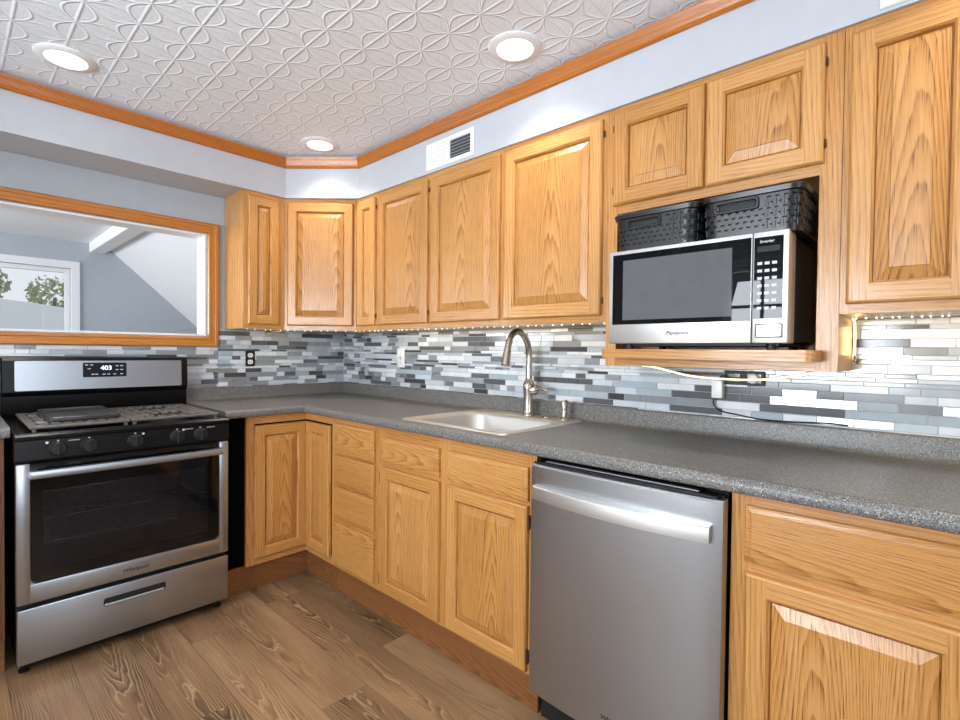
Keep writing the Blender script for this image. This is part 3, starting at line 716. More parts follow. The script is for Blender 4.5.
pt = smooth_path([(0, 0, 0.170), (0, 0.0, 0.24), (0, -0.001, 0.295), (0, -0.016, 0.345), (0, -0.058, 0.387), (0, -0.100, 0.393), (0, -0.134, 0.370), (0, -0.154, 0.330), (0, -0.160, 0.305)], 7)
mb = MB(); mb.tube(pt, 0.0152, 16); mb.build('gooseneck', M['nickel'], t, ang=60)
mb = MB(); ax = Vector((0, -0.012, -0.06)).normalized(); mb.lathe([(0.0152, -0.01), (0.0170, 0.0), (0.0180, 0.02), (0.021, 0.055), (0.0225, 0.066), (0.0185, 0.070), (0.006, 0.0705)], (0, -0.160, 0.305), ax); mb.build('spray_head', M['nickel'], t, ang=50)
mb = MB(); mb.tube([(0.012, 0.0, 0.122), (0.040, 0.002, 0.124), (0.050, 0.003, 0.124)], [0.024, 0.023, 0.016], 14)
mb.tube(smooth_path([(0.038, 0.002, 0.124), (0.060, 0.004, 0.132), (0.085, 0.006, 0.128), (0.105, 0.008, 0.121)], 5), [0.0135 - 0.0003 * q for q in range(16)], 12, flat=0.75); mb.build('lever_handle', M['nickel'], t, ang=50)
t = thing('soap_dispenser', 'small brushed nickel soap dispenser pump right of the faucet', 'soap dispenser', (1.978, -0.105, NZ + 0.005))
mb = MB(); mb.lathe([(0.023, 0), (0.023, 0.004), (0.014, 0.010), (0.012, 0.014), (0.0115, 0.045), (0.0145, 0.047), (0.0148, 0.078), (0.013, 0.084), (0.005, 0.085)], seg=24); mb.build('body', M['nickel'], t, ang=50)
mb = MB(); mb.tube(smooth_path([(0, 0, 0.080), (0.018, -0.014, 0.086), (0.040, -0.030, 0.083), (0.050, -0.038, 0.072)], 5), 0.0055, 10); mb.build('spout', M['nickel'], t, ang=60)

# ------------------------------------------------------------------ gas range
t = stove = thing('gas_range', 'stainless steel and black gas range below the pass-through', 'stove', (0, -1.449, 0), 90)
mb = MB(); w = 0.374
mb.box(-w, -w + 0.02, -0.672, -0.03, 0.045, 0.905); mb.box(w - 0.02, w, -0.672, -0.03, 0.045, 0.905); mb.box(-w + 0.02, w - 0.02, -0.05, -0.03, 0.045, 0.905); mb.box(-w + 0.02, w - 0.02, -0.672, -0.05, 0.045, 0.065)
mb.box(-w + 0.02, w - 0.02, -0.672, -0.60, 0.795, 0.905); mb.box(-w + 0.02, w - 0.02, -0.672, -0.60, 0.255, 0.30)
mb.build('body', M['black'], t)
mb = MB()   # oven cavity
X, Y0, Y1, Z0, Z1 = 0.325, -0.665, -0.12, 0.31, 0.785
mb.quad((-X, Y1, Z0), (X, Y1, Z0), (X, Y1, Z1), (-X, Y1, Z1)); mb.quad((-X, Y0, Z0), (X, Y0, Z0), (X, Y1, Z0), (-X, Y1, Z0)); mb.quad((-X, Y0, Z1), (X, Y0, Z1), (X, Y1, Z1), (-X, Y1, Z1))
mb.quad((-X, Y0, Z0), (-X, Y1, Z0), (-X, Y1, Z1), (-X, Y0, Z1)); mb.quad((X, Y0, Z0), (X, Y1, Z0), (X, Y1, Z1), (X, Y0, Z1))
M['ovenliner'] = plain('oven_enamel', rgb(186, 191, 202), 0.4, vary=0.1)
mb.build('oven_cavity', M['ovenliner'], t, recalc=False)
for zr in (0.48, 0.575):
    mb = MB()
    for q in range(2): mb.tube([(-0.318, Y0 + 0.03 + q * 0.48, zr), (0.318, Y0 + 0.03 + q * 0.48, zr)], 0.0045, 6)
    for q in range(15): mb.tube([(-0.30 + q * 0.6 / 14, Y0 + 0.03, zr), (-0.30 + q * 0.6 / 14, Y1 - 0.03, zr)], 0.0025, 5)
    mb.build('oven_rack', M['chrome'], t)
# oven door
DF = -0.720
mb = MB(); zb, zt = 0.281, 0.813; xi = 0.336
def fr(i, y): return None
mb.box(-0.376, -xi, DF, -0.676, zb, zt, bev=0.004, seg=2); mb.box(xi, 0.376, DF, -0.676, zb, zt, bev=0.004, seg=2); mb.box(-xi - 0.003, xi + 0.003, DF + 0.0005, -0.676, zb, 0.352, bev=0.003, seg=2)
for sx in (-1, 1):   # rounded lower window corners
    pts = [(sx * (xi + 0.001), 0.351)] + [(sx * (xi - 0.024 + 0.024 * math.sin(R(q))), 0.352 + 0.024 - 0.024 * math.cos(R(q))) for q in range(0, 91, 15)]
    mb.rings([[(x, DF + 0.001, z) for x, z in pts], [(x, -0.70, z) for x, z in pts]], 0, True, True)
od = mb.build('oven_door', M['steel'], t)
mb = MB(); mb.box(-xi + 0.0005, xi - 0.0005, -0.712, -0.700, 0.3525, 0.812); mb.build('window_glass', M['ovenglass'], od)
mb = MB()   # black printed border behind the glass
for (a, c, z0, z1) in ((-xi + 0.001, -0.295, 0.354, 0.811), (0.295, xi - 0.001, 0.354, 0.811), (-0.295, 0.295, 0.354, 0.392), (-0.295, 0.295, 0.70, 0.811)): mb.box(a, c, -0.699, -0.692, z0, z1)
mb.build('window_border', M['blackmatte'], od)
mb = MB()   # handle bar
n = 16; hp = []
for i in range(n + 1):
    x = -0.338 + 0.676 * i / n; y = -0.752 - 0.006 * math.sin(math.pi * i / n)
    hp.append([(x, y + dy, 0.773 + dz) for dy, dz in ((-0.008, -0.011), (-0.010, 0.0), (-0.006, 0.014), (0.004, 0.017), (0.010, 0.012), (0.010, -0.012), (0.004, -0.016), (-0.004, -0.015))])
mb.rings(hp, 0, True, True)
for sx in (-0.325, 0.325): mb.box(sx - 0.012, sx + 0.012, -0.742, -0.711, 0.760, 0.787, bev=0.003)
mb.build('handle', M['steel'], od)
text('logo', 'Whirlpool', 0.022, M['darkgrey'], od, face_front(0.0, DF - 0.0006, 0.313), shear=0.2)
# drawer
mb = MB(); mb.box(-0.375, 0.375, DF - 0.002, -0.676, 0.054, 0.264, bev=0.005, seg=2); dr = mb.build('drawer', M['steel'], t)
mb = MB(); mb.rings([[(x, -0.7225, z) for x, z in rrect(-0.112, 0.112, 0.188, 0.222, 0.009, 4)], [(x, -0.7226, z) for x, z in rrect(-0.108, 0.108, 0.190, 0.220, 0.008, 4)]], 0, True, True)
mb.build('handle_recess', M['blackmatte'], dr)
mb = MB(); mb.tube([(-0.104, -0.7235, 0.194), (-0.1, -0.731, 0.196), (0.1, -0.731, 0.196), (0.104, -0.7235, 0.194)], 0.0065, 10); mb.build('handle_lip', M['steel'], dr)
mb = MB()
for x in (-0.35, 0.35):
    for y in (-0.65, -0.1):
        fb = MB(); fb.lathe([(0.018, 0), (0.018, 0.008), (0.010, 0.01), (0.010, 0.05)], (x, y, 0.001), seg=12); fb.build('foot', M['blackplastic'], t)
mb.box(-0.36, 0.36, -0.655, -0.645, 0.012, 0.05); mb.build('base_skirt', M['blackplastic'], t)
# control panel
mb = MB(); loops = []
for x in (-0.380, -0.378, 0.378, 0.380):
    e = 0.004 if abs(x) > 0.379 else 0
    loops.append([(x, y, z) for y, z in ((-0.66, 0.818 + e), (-0.716 + e, 0.818 + e), (-0.722 + e, 0.826), (-0.716 + e, 0.898), (-0.722 + e, 0.903), (-0.722 + e, 0.915), (-0.714 + e, 0.922 - e), (-0.66, 0.922 - e))])
mb.rings(loops, 0, True, True); cpn = mb.build('control_panel', M['black'], t)
for x in (-0.254, -0.157, -0.001, 0.157, 0.252):
    mb = MB(); o = (x, -0.7185, 0.859); ax = (0, -1, 0.07)
    mb.lathe([(0.029, 0), (0.029, 0.006), (0.026, 0.009), (0.0245, 0.024), (0.022, 0.027), (0.004, 0.0275)], o, ax, 24)
    mb.box(x - 0.005, x + 0.005, -0.752, -0.744, 0.837, 0.883, bev=0.002)
    mb.build('knob', M['blackplastic'], t)
for i, x in enumerate((-0.254, -0.157, -0.001, 0.157, 0.252)):
    mb = MB(); mb.box(x - 0.003, x + 0.003, -0.7195, -0.717, 0.889, 0.893); mb.build('off_mark', M['lightink'], cpn)
    dx = (-0.033, None, 0.029, 0.026, None)[i]; lx = (0.049, None, None, 0.048, 0.045)[i]
    if dx is not None: mb = MB(); mb.lathe([(0.005, 0), (0.005, 0.0008)], (x + dx, -0.7188, 0.886), (0, -1, 0.07), 10); mb.build('burner_symbol', M['lightink'], cpn)
    if lx is not None: mb = MB(); mb.box(x + lx - 0.018, x + lx + 0.018, -0.7195, -0.717, 0.8865, 0.8885); mb.build('burner_lettering', M['lightink'], cpn)
# cooktop
mb = MB(); mb.box(-0.378, 0.378, -0.66, -0.085, 0.906, 0.918); 
mb.box(-0.380, -0.366, -0.714, -0.085, 0.912, 0.926, bev=0.003); mb.box(0.366, 0.380, -0.714, -0.085, 0.912, 0.926, bev=0.003); mb.box(-0.366, 0.366, -0.714, -0.70, 0.912, 0.926, bev=0.003)
mb.box(-0.366, 0.366, -0.7, -0.66, 0.906, 0.916)
ct = mb.build('cooktop', M['black'], t)
for x, y in ((-0.24, -0.52), (-0.24, -0.25), (0.0, -0.38), (0.24, -0.52), (0.24, -0.25)):
    mb = MB(); mb.lathe([(0.05, 0), (0.048, 0.006), (0.034, 0.008), (0.034, 0.013), (0.028, 0.016), (0.004, 0.017)], (x, y, 0.918), seg=20); mb.build('burner', M['blackmatte'], ct)
def grate(x0, x1, y0, y1, zt=0.946, seed=0):
    mb = MB(); th = 0.012
    def bar(a0, a1, c0, c1): mb.box(a0, a1, c0, c1, zt - th, zt, bev=0.003)
    bw = 0.030
    bar(x0, x1, y0, y0 + bw); bar(x0, x1, y1 - bw, y1); bar(x0, x0 + bw, y0 + bw, y1 - bw); bar(x1 - bw, x1, y0 + bw, y1 - bw)
    ym = (y0 + y1) / 2; xm = (x0 + x1) / 2; bar(x0 + bw, x1 - bw, ym - 0.014, ym + 0.014)
    for yc in ((y0 + ym) / 2, (y1 + ym) / 2):
        hh = (y1 - y0) / 4 - 0.02
        for q in range(7):   # fingers reaching towards each burner
            xx = x0 + bw + (x1 - x0 - 2 * bw) * (q + 0.5) / 7; L = hh * (0.86 if q in (0, 1, 5, 6) else 0.62)
            bar(xx - 0.0155, xx + 0.0155, yc + hh - L + 0.004, yc + hh + 0.008); bar(xx - 0.0155, xx + 0.0155, yc - hh - 0.008, yc - hh + L - 0.004)
        bar(x0 + bw, x0 + bw + 0.07, yc - 0.010, yc + 0.010); bar(x1 - bw - 0.07, x1 - bw, yc - 0.010, yc + 0.010)
    for x in (x0 + 0.008, x1 - 0.020):
        for y in (y0 + 0.006, ym - 0.006, y1 - 0.018): mb.box(x, x + 0.012, y, y + 0.012, 0.9185, zt - th)
    return mb.build('burner_grate', M['iron'], t)
grate(-0.333, -0.008, -0.668, -0.115); grate(-0.004, 0.352, -0.668, -0.115)
# backguard
mb = MB()
loops = []
for x in (-0.3815, -0.375, 0.378, 0.3845):
    e = 0.006 if abs(x) > 0.376 else 0
    loops.append([(x, y, z) for y, z in ((-0.022, 0.906), (-0.075, 0.906), (-0.082, 0.925), (-0.082, 1.020), (-0.100 + e, 1.030 + e), (-0.106 + e, 1.042 + e), (-0.100 + e, 1.188 - e), (-0.086, 1.206 - e), (-0.070, 1.210 - e), (-0.022, 1.210 - e))])
mb.rings(loops, 0, True, True); bg = mb.build('backguard', M['black'], t, ang=25)
def lean(z): return -0.1055 + 0.006 * (z - 1.042) / 0.146
mb = MB()
q = [(x, z) for x, z in rrect(-0.334, 0.352, 1.047, 1.186, 0.006, 3)]
mb.rings([[(x, lean(z) + 0.001, z) for x, z in q], [(x, lean(z) - 0.003, z) for x, z in q]], 0, False, True); mb.build('steel_panel', M['steelV'], bg, ang=60)
q = rrect(-0.085, 0.096, 1.104, 1.176, 0.006, 3); mb = MB()
mb.rings([[(x, lean(z) - 0.003, z) for x, z in q], [(x, lean(z) - 0.0045, z) for x, z in q]], 0, False, True); dp = mb.build('display', M['display'], bg, ang=60)
text('clock_digits', '403', 0.030, M['digits'], dp, face_front(0.010, lean(1.15) - 0.005, 1.149), sx=1.05)
mb = MB(); rr = random.Random(2)
for x, z in ((-0.07, 1.165), (-0.05, 1.165), (-0.06, 1.146), (-0.045, 1.118), (-0.03, 1.118), (0.0, 1.118), (0.02, 1.118), (0.045, 1.118), (0.055, 1.16), (0.075, 1.16), (0.055, 1.14), (0.075, 1.14), (0.075, 1.118)):
    mb = MB(); mb.box(x - 0.006, x + 0.006, lean(z) - 0.0052, lean(z) - 0.004, z - 0.0022, z + 0.0022); mb.build('touch_button', M['lightink'], dp)
# griddle resting on the grates
mb = MB(); q = lambda i, z: [(x, y, z) for x, y in rrect(-0.265 + i, -0.02 - i, -0.57 + i, -0.17 - i, 0.015, 4)]
mb.rings([q(0.004, 0.0), q(0, 0.004), q(0, 0.016), q(0.003, 0.019), q(0.009, 0.019), q(0.012, 0.014), q(0.02, 0.013)], 0, True, True)
o = mb.build('griddle', M['griddle'], None, loc=(0, -1.449, 0.9465)); o.rotation_euler = (0, 0, R(90)); tag(o, 'flat dark griddle plate lying on the left grate of the stove', 'griddle')

# ------------------------------------------------------------------ dishwasher
t = thing('dishwasher', 'stainless steel dishwasher with bowed bar handle under the counter', 'dishwasher', (2.527, 0, 0))
mb = MB(); mb.box(-0.300, 0.300, -0.615, -0.03, 0.13, 0.896); mb.build('tub', M['black'], t)
mb = MB(); loops = []
DWX0, DWX1 = -0.296, 0.304
n = 14
for i in range(n + 1):
    x = DWX0 + (DWX1 - DWX0) * i / n; u = 2 * i / n - 1; e = 0.006 if i in (0, n) else 0
    y = -0.690 + 0.012 * u ** 2 + e
    loops.append([(x, -0.635, 0.128), (x, y + 0.004, 0.128), (x, y, 0.132), (x, y, 0.880), (x, y + 0.006, 0.886), (x, -0.635, 0.886)])
mb.rings(loops, 0, True, True); dd = mb.build('door', M['dwsteel'], t, ang=40)
mb = MB(); mb.box(-0.290, 0.286, -0.665, -0.625, 0.887, 0.893); mb.box(-0.294, 0.294, -0.634, -0.616, 0.14, 0.89); mb.build('door_edge_seal', M['blackplastic'], t)
mb = MB(); mb.box(-0.25, 0.24, -0.66, -0.634, 0.8935, 0.8985, bev=0.002); mb.build('control_strip', M['steel'], t)
mb = MB(); loops = []
n = 18
for i in range(n + 1):
    u = 2 * i / n - 1; x = 0.004 + 0.276 * u; y = -0.690 - 0.030 * (1 - u ** 2) - 0.006; zc = 0.800
    loops.append([(x, y - 0.004, zc - 0.020), (x, y - 0.006, zc), (x, y - 0.004, zc + 0.019), (x, y, zc + 0.022), (x, -0.6785, zc + 0.023), (x, -0.6785, zc - 0.004), (x, y + 0.012, zc - 0.008), (x, y + 0.010, zc - 0.021)])
mb.rings(loops, 0, True, True)
mb.build('handle', M['steelL'], dd, ang=30)
text('logo', 'Whirlpool', 0.020, M['darkgrey'], dd, face_front(0.022, -0.6906, 0.188), shear=0.2)
mb = MB(); mb.lathe([(0.003, 0), (0.003, 0.0012)], (0.262, -0.6795, 0.845), (0, -1, 0), 10); mb.build('status_light', M['darkgrey'], dd)
mb = MB(); mb.box(-0.296, 0.296, -0.60, -0.58, 0.002, 0.126); mb.build('kick_plate', M['blackmatte'], t)

# ------------------------------------------------------------------ microwave
KX, KY, KZ = 2.638, -0.42, 1.268
t = thing('microwave', 'stainless steel microwave oven on the oak shelf', 'microwave', (KX, KY, KZ))
w = 0.272; h0, h1 = 0.019, 0.333
mb = MB(); mb.box(-w + 0.004, w - 0.004, 0.028, 0.375, h0 + 0.004, h1 - 0.004, bev=0.004); mb.build('body', M['blackplastic'], t)
mb = MB(); mb.box(-w + 0.001, w - 0.001, 0.012, 0.085, h0, h1, bev=0.005, seg=2); mb.build('steel_side_band', M['steelL'], t)
xd = 0.181
mb = MB(); mb.box(-w, xd - 0.001, 0.0, 0.0115, h0, h1, bev=0.003, seg=2); md = mb.build('door', M['steelL'], t)
mb = MB(); mb.box(-w + 0.014, xd - 0.004, -0.0012, 0.001, 0.083, h1 - 0.012, bev=0.0005); mb.build('door_window', M['blackglass'], md)
mb = MB(); mb.box(-w + 0.052, xd - 0.055, -0.0016, -0.001, 0.098, h1 - 0.034)
M['mesh'] = plain('perforated_screen', rgb(98, 99, 101), 0.03, vary=0.05, spec=0.24)  # screen grey lifted to stand in for a reflection of the room
mb.build('door_screen', M['mesh'], md)
text('logo', 'Panasonic', 0.017, M['darkgrey'], md, face_front(-0.03, -0.0006, 0.052), sx=1.1)
mb = MB(); mb.box(xd + 0.001, w, 0.0, 0.0115, h0, h1, bev=0.003, seg=2); cpan = mb.build('control_panel', M['steelL'], t)
mb = MB(); mb.box(xd + 0.004, w - 0.014, -0.0012, 0.001, 0.088, h1 - 0.015, bev=0.0005); kp = mb.build('keypad', M['blackglass'], cpan)
mb = MB()
for r_ in range(7):
    for c_ in range(3):
        x = xd + 0.019 + c_ * 0.0185; z = 0.118 + r_ * 0.021; mb.box(x - 0.006, x + 0.006, -0.0018, -0.0011, z - 0.004, z + 0.004)
mb.build('keys', M['lightkey'] if 'lightkey' in M else M['lightink'], kp)
mb = MB(); mb.box(xd + 0.012, w - 0.022, -0.0018, -0.0011, 0.276, 0.292); mb.build('display', M['display'], kp)
text('slogan', 'Inverter', 0.011, M['lightink'], kp, face_front(xd + 0.036, -0.0016, 0.305), shear=0.2)
mb = MB(); mb.rings([[(x, y, z) for x, z in rrect(xd + 0.010 + i, w - 0.012 - i, 0.034 + i, 0.074 - i, 0.004, 3)] for i, y in ((0, 0.001), (0, -0.0008), (0.003, -0.0008), (0.003, 0.001))], 0)
mb.build('button_groove', M['darkgrey'], cpan)
mb = MB(); mb.box(xd + 0.0135, w - 0.0155, -0.0025, 0.001, 0.0375, 0.0705, bev=0.001); mb.build('door_button', M['steelL'], cpan)
mb = MB()
for x in (-0.22, 0.22):
    for y in (0.055, 0.33): mb.lathe([(0.014, 0), (0.014, 0.022)], (x, y, 0.0005), seg=12)
mb.box(-0.24, 0.24, 0.05, 0.36, 0.012, 0.022); mb.build('feet', M['blackplastic'], t)

# ------------------------------------------------------------------ woven plastic baskets on the microwave
def basket(x0, x1, label):
    xm = (x0 + x1) / 2; hw = (x1 - x0) / 2; hd = 0.14
    t = thing('storage_basket', label, 'basket', (xm, KY + 0.018 + hd, KZ + h1 + 0.0008), 0, 'black baskets on the microwave')
    H = 0.122
    # perimeter of the rounded tub
    def ring(z):
        k_ = 1 - 0.045 * (1 - z / H)
        return rrect(-hw * k_, hw * k_, -hd * k_, hd * k_, 0.035, 5)
    base_p = ring(H)
    # resample perimeter densely
    def dense(z, N):
        P = ring(z); P = P + [P[0]]; L = [0]
        for i in range(1, len(P)): L.append(L[-1] + math.dist(P[i], P[i - 1]))
        out = []; j = 0
        for q in range(N):
            s = L[-1] * q / N
            while L[j + 1] < s: j += 1
            f_ = (s - L[j]) / (L[j + 1] - L[j]); out.append((P[j][0] + (P[j + 1][0] - P[j][0]) * f_, P[j][1] + (P[j + 1][1] - P[j][1]) * f_))
        return out
    N = 196
    zl = [0, 0.010]
    rows = 6
    for r_ in range(rows): zl += [0.010 + (r_ * 0.0155) + 0.0105, 0.010 + (r_ + 1) * 0.0155]
    zl += [H]
    mb = MB(); L = [dense(z, N) for z in zl]
    for z, l in zip(zl, L): mb.v += [(x, y, z) for x, y in l]
    for i in range(len(zl) - 1):
        zc_ = (zl[i] + zl[i + 1]) / 2
        for q in range(N):
            x, y = L[i][q]; r2 = (q + 1) % N
            if y < -hd * 0.85 and abs(x + 0.035) < 0.052 and 0.080 < zc_ < 0.100: continue      # grip hole
            grip = y < -hd * 0.85 and abs(x + 0.035) < 0.075 and zc_ > 0.070
            if 1 <= i < len(zl) - 2 and i % 2 == 0 and not grip and (q + (i // 2) * 2) % 4 in (0, 1) and zc_ < 0.104: continue   # weave slots
            a = i * N
            mb.f.append((a + q, a + r2, a + N + r2, a + N + q)); mb.m.append(0)
    mb.f.append(tuple(reversed(range(N)))); mb.m.append(0)
    o = mb.build('woven_tub', M['basket'], t, recalc=True)
    sm = o.modifiers.new('thickness', 'SOLIDIFY'); sm.thickness = 0.003; sm.offset = -1
    mb = MB(); P0 = ring(H)
    def off(P, d): 
        return [(x + d * (1 if x > 0 else -1) * (1 if abs(x) > hw - 0.03 else abs(x) / hw), y + d * (1 if y > 0 else -1) * (1 if abs(y) > hd - 0.03 else abs(y) / hd)) for x, y in P]
    mb.rings([[(x, y, H - 0.012) for x, y in off(P0, 0.0)], [(x, y, H - 0.010) for x, y in off(P0, 0.006)], [(x, y, H + 0.003) for x, y in off(P0, 0.009)], [(x, y, H + 0.007) for x, y in off(P0, 0.005)], [(x, y, H + 0.003) for x, y in off(P0, -0.002)]], 0)
    mb.build('rim', M['basket'], t, ang=50)
    mb = MB(); lz = [[(x * 0.965, y * 0.95, z) for x, y in ring(z)] for z in (0.006, H - 0.004)]
    mb.rings([[(p[0], p[1], p[2]) for p in l] for l in lz], 0, True, False); mb.build('liner', M['blackmatte'], t)  # added black sheet stands in for the shade inside the basket
    # raised weave straps
    mb = MB()
    D = dense(0.06, N // 2)
    for q in range(0, N // 2, 2):
        x, y = D[q]; x2, y2 = D[(q + 1) % (N // 2)]
        if y < -hd * 0.85 and abs(x + 0.035) < 0.08: continue
        tx, ty = x2 - x, y2 - y; ln = math.hypot(tx, ty); nx, ny = ty / ln, -tx / ln; tx /= ln; ty /= ln
        for z0 in (0.014, 0.045, 0.076):
            s0 = 1 - 0.045 * (1 - z0 / H) + 0.045 * (1 - 0.06 / H)
            p = Vector((x * s0, y * s0, z0)); wv = Vector((tx, ty, 0)) * 0.005; nv = Vector((nx, ny, 0)) * 0.0022; hv = Vector((nx * 0.0007, ny * 0.0007, 0.019))
            mb.add([p - wv, p + wv, p + wv + hv, p - wv + hv, p - wv * 0.8 + nv, p + wv * 0.8 + nv, p + wv * 0.8 + hv + nv, p - wv * 0.8 + hv + nv], [(4, 5, 6, 7), (0, 1, 5, 4), (1, 2, 6, 5), (2, 3, 7, 6), (3, 0, 4, 7)], 0)
    mb.build('weave_straps', M['basket'], t, recalc=True)
    mb = MB()
    mb.rings([[(x, -hd + y, z) for x, z in rrect(-0.035 - 0.062 + i, -0.035 + 0.062 - i, 0.072 + i, 0.108 - i, 0.008, 3)] for i, y in ((0, -0.001), (0.002, -0.004), (0.006, -0.004), (0.009, -0.001))], 0)
    mb.build('grip_surround', M['basket'], t)
basket(2.372, 2.652, 'left of the two black woven plastic baskets on top of the microwave')
basket(2.668, 2.934, 'right of the two black woven plastic baskets on top of the microwave')

# ------------------------------------------------------------------ ceiling lights
def downlight(x, y, label):
    t = thing('recessed_light', label, 'ceiling light', (x, y, ZC), group='recessed ceiling lights')
    mb = MB(); mb.lathe([(0.066, -0.004), (0.070, -0.010), (0.094, -0.008), (0.101, -0.003), (0.101, -0.0005)], seg=40, cap0=False, cap1=False); mb.build('trim_ring', M['white'], t, ang=50)
    mb = MB(); mb.lathe([(0.0675, -0.0055), (0.05, -0.0062), (0.004, -0.0065)], seg=32, cap0=False); mb.build('lens', M['lamp'], t)
    a = area('lamp_light', (0, 0, -0.014), (0, 0, -1), 0.12, 0.12, LP, (1, 0.965, 0.92), 'DISK', t, spread=110)
LP = 2.6
downlight(0.630, -1.663, 'round recessed ceiling light at the left, above the stove')
downlight(2.005, -0.513, 'round recessed ceiling light above the sink near the crown moulding')
downlight(0.621, -0.549, 'round recessed ceiling light in the far corner above the angled cabinet')
for x, y, l in ((2.0, -1.663, 'recessed ceiling light over the middle of the floor, out of the picture'), (3.4, -0.513, 'recessed ceiling light above the right cabinets, out of the picture'), (3.4, -1.663, 'recessed ceiling light right above the camera, out of the picture'),
                (0.63, -2.9, 'recessed ceiling light behind the stove end, out of the picture'), (2.0, -2.9, 'recessed ceiling light near the back door, out of the picture'), (3.4, -2.9, 'recessed ceiling light near the back window, out of the picture')): downlight(x, y, l)  # unseen ceiling lights added as fill for more even brightness

# ------------------------------------------------------------------ soffit vents
def vent(x0, x1, z0, z1, label):
    xm, zm = (x0 + x1) / 2, (z0 + z1) / 2; hw, hh = (x1 - x0) / 2, (z1 - z0) / 2
    t = thing('air_vent', label, 'vent', (xm, -0.2985, zm), group='soffit air vents')
    r = lambda i, y: [(-hw + i, y, -hh + i), (hw - i, y, -hh + i), (hw - i, y, hh - i), (-hw + i, y, hh - i)]
    mb = MB(); mb.rings([r(0, 0), r(0, -0.003), r(0.004, -0.007), r(0.020, -0.007), r(0.022, -0.001)]); mb.box(-0.008, 0.008, -0.0065, -0.001, -hh + 0.02, hh - 0.02); mb.build('frame', M['whitegloss'], t)
    mb = MB(); mb.box(-hw + 0.004, hw - 0.004, -0.0012, -0.0002, -hh + 0.004, hh - 0.004); mb.build('duct_backing', M['ductdark'], t)
    for s in (-1, 1):
        for q in range(6):
            z = -hh + 0.028 + (2 * hh - 0.056) * q / 5; a, c = (-hw + 0.022, -0.009) if s < 0 else (0.009, hw - 0.022)
            tl = 0.006 if s < 0 else -0.004; d_ = 0.0056
            mb = MB(); mb.add([(a, -0.0015, z + (0.004 if s > 0 else -d_)), (c, -0.0015, z + (0.004 if s > 0 else -d_)), (c, -0.0060, z + (0.0 if s > 0 else d_)), (a, -0.0060, z + (0.0 if s > 0 else d_))], [(0, 1, 2, 3)])
            mb.add([(a, -0.0025, z + (0.004 if s > 0 else -d_)), (c, -0.0025, z + (0.004 if s > 0 else -d_)), (c, -0.0068, z + (0.0 if s > 0 else d_)), (a, -0.0068, z + (0.0 if s > 0 else d_))], [(3, 2, 1, 0)])
            mb.build('louver', M['whitegloss'], t, recalc=False)
M['ductdark'] = plain('duct_dark', rgb(70, 72, 76), 0.6)
vent(1.249, 1.588, 2.174, 2.307, 'white louvered air vent on the soffit above the cabinets by the sink')
vent(3.082, 3.42, 2.172, 2.307, 'white air vent at the top right edge above the tall cabinet')

# ------------------------------------------------------------------ outlets, cords, LED lights
t = thing('wall_outlet', 'black-edged white duplex outlet on the mosaic right of the stove', 'outlet', (0, -0.681, 1.192), 90)
mb = MB(); mb.box(-0.029, 0.029, -0.0115, -0.0095, -0.049, 0.049, bev=0.0008); mb.build('cover_plate', M['blackplastic'], t)
for z in (-0.021, 0.021):
    mb = MB(); q = [(0.0165 * math.cos(R(a)) * 1.0, max(-0.014, min(0.014, 0.0175 * math.sin(R(a))))) for a in range(0, 360, 15)]
    mb.rings([[(x, -0.0115, z + y) for x, y in q], [(x, -0.0135, z + y) for x, y in q]], 0, False, True); s_ = mb.build('socket', M['whitegloss'], t)
    mb = MB(); mb.box(-0.007, -0.005, -0.0139, -0.0134, z - 0.003, z + 0.006); mb.box(0.005, 0.007, -0.0139, -0.0134, z - 0.003, z + 0.005); mb.lathe([(0.0022, 0), (0.0022, 0.0005)], (0, -0.0134, z - 0.007), (0, -1, 0), 8); mb.build('slots', M['blackmatte'], s_)
t = thing('light_switch', 'white switch plate on the mosaic left of the faucet', 'switch', (0.681, 0, 1.206))
mb = MB(); mb.box(-0.038, 0.038, -0.0155, -0.0095, -0.060, 0.060, bev=0.003, seg=2); mb.build('cover_plate', M['whitegloss'], t)
mb = MB(); mb.box(-0.006, 0.006, -0.0165, -0.0155, -0.013, 0.013); mb.box(-0.004, 0.004, -0.026, -0.0165, -0.001, 0.009, bev=0.001); mb.build('toggle', M['lightink'], t)
mb = MB()
for z in (-0.03, 0.03): mb.lathe([(0.003, 0), (0.003, 0.001)], (0, -0.0155, z), (0, -1, 0), 10)
mb.build('screws', M['chrome'], t)
t = thing('wall_outlet', 'black outlet under the microwave shelf with plugs in it', 'outlet', (2.690, 0, 1.168))
mb = MB(); mb.box(-0.068, 0.068, -0.016, -0.0095, -0.026, 0.026, bev=0.002); mb.build('cover_plate', M['blackplastic'], t)
for x in (-0.034, 0.034):
    mb = MB(); mb.box(x - 0.022, x + 0.022, -0.0185, -0.016, -0.016, 0.016, bev=0.001); mb.build('socket', M['display'] if x < 0 else M['whitegloss'], t)
t = thing('plug_adapter', 'white plug with round face in the right socket of the black outlet', 'plug', (2.724, -0.0186, 1.168))
mb = MB(); mb.lathe([(0.019, 0), (0.019, 0.016), (0.016, 0.022), (0.006, 0.024)], axis=(0, -1, 0), seg=20); mb.build('plug_body', M['whitegloss'], t)
mb = MB(); mb.tube(smooth_path([(0.004, -0.022, 0), (0.016, -0.028, 0.002), (0.028, -0.026, 0.0), (0.05, -0.018, 0.002), (0.09, -0.02, 0.012), (0.17, -0.03, 0.028), (0.20, -0.03, 0.034)], 5), 0.0028, 8); mb.build('cord', M['whitegloss'], t)
t = thing('power_adapter', 'white power adapter block hanging left of the black outlet', 'adapter', (2.605, -0.0095, 1.125))
mb = MB(); mb.box(-0.019, 0.019, -0.034, -0.0005, -0.034, 0.034, bev=0.004, seg=2); mb.build('block', M['whitegloss'], t)
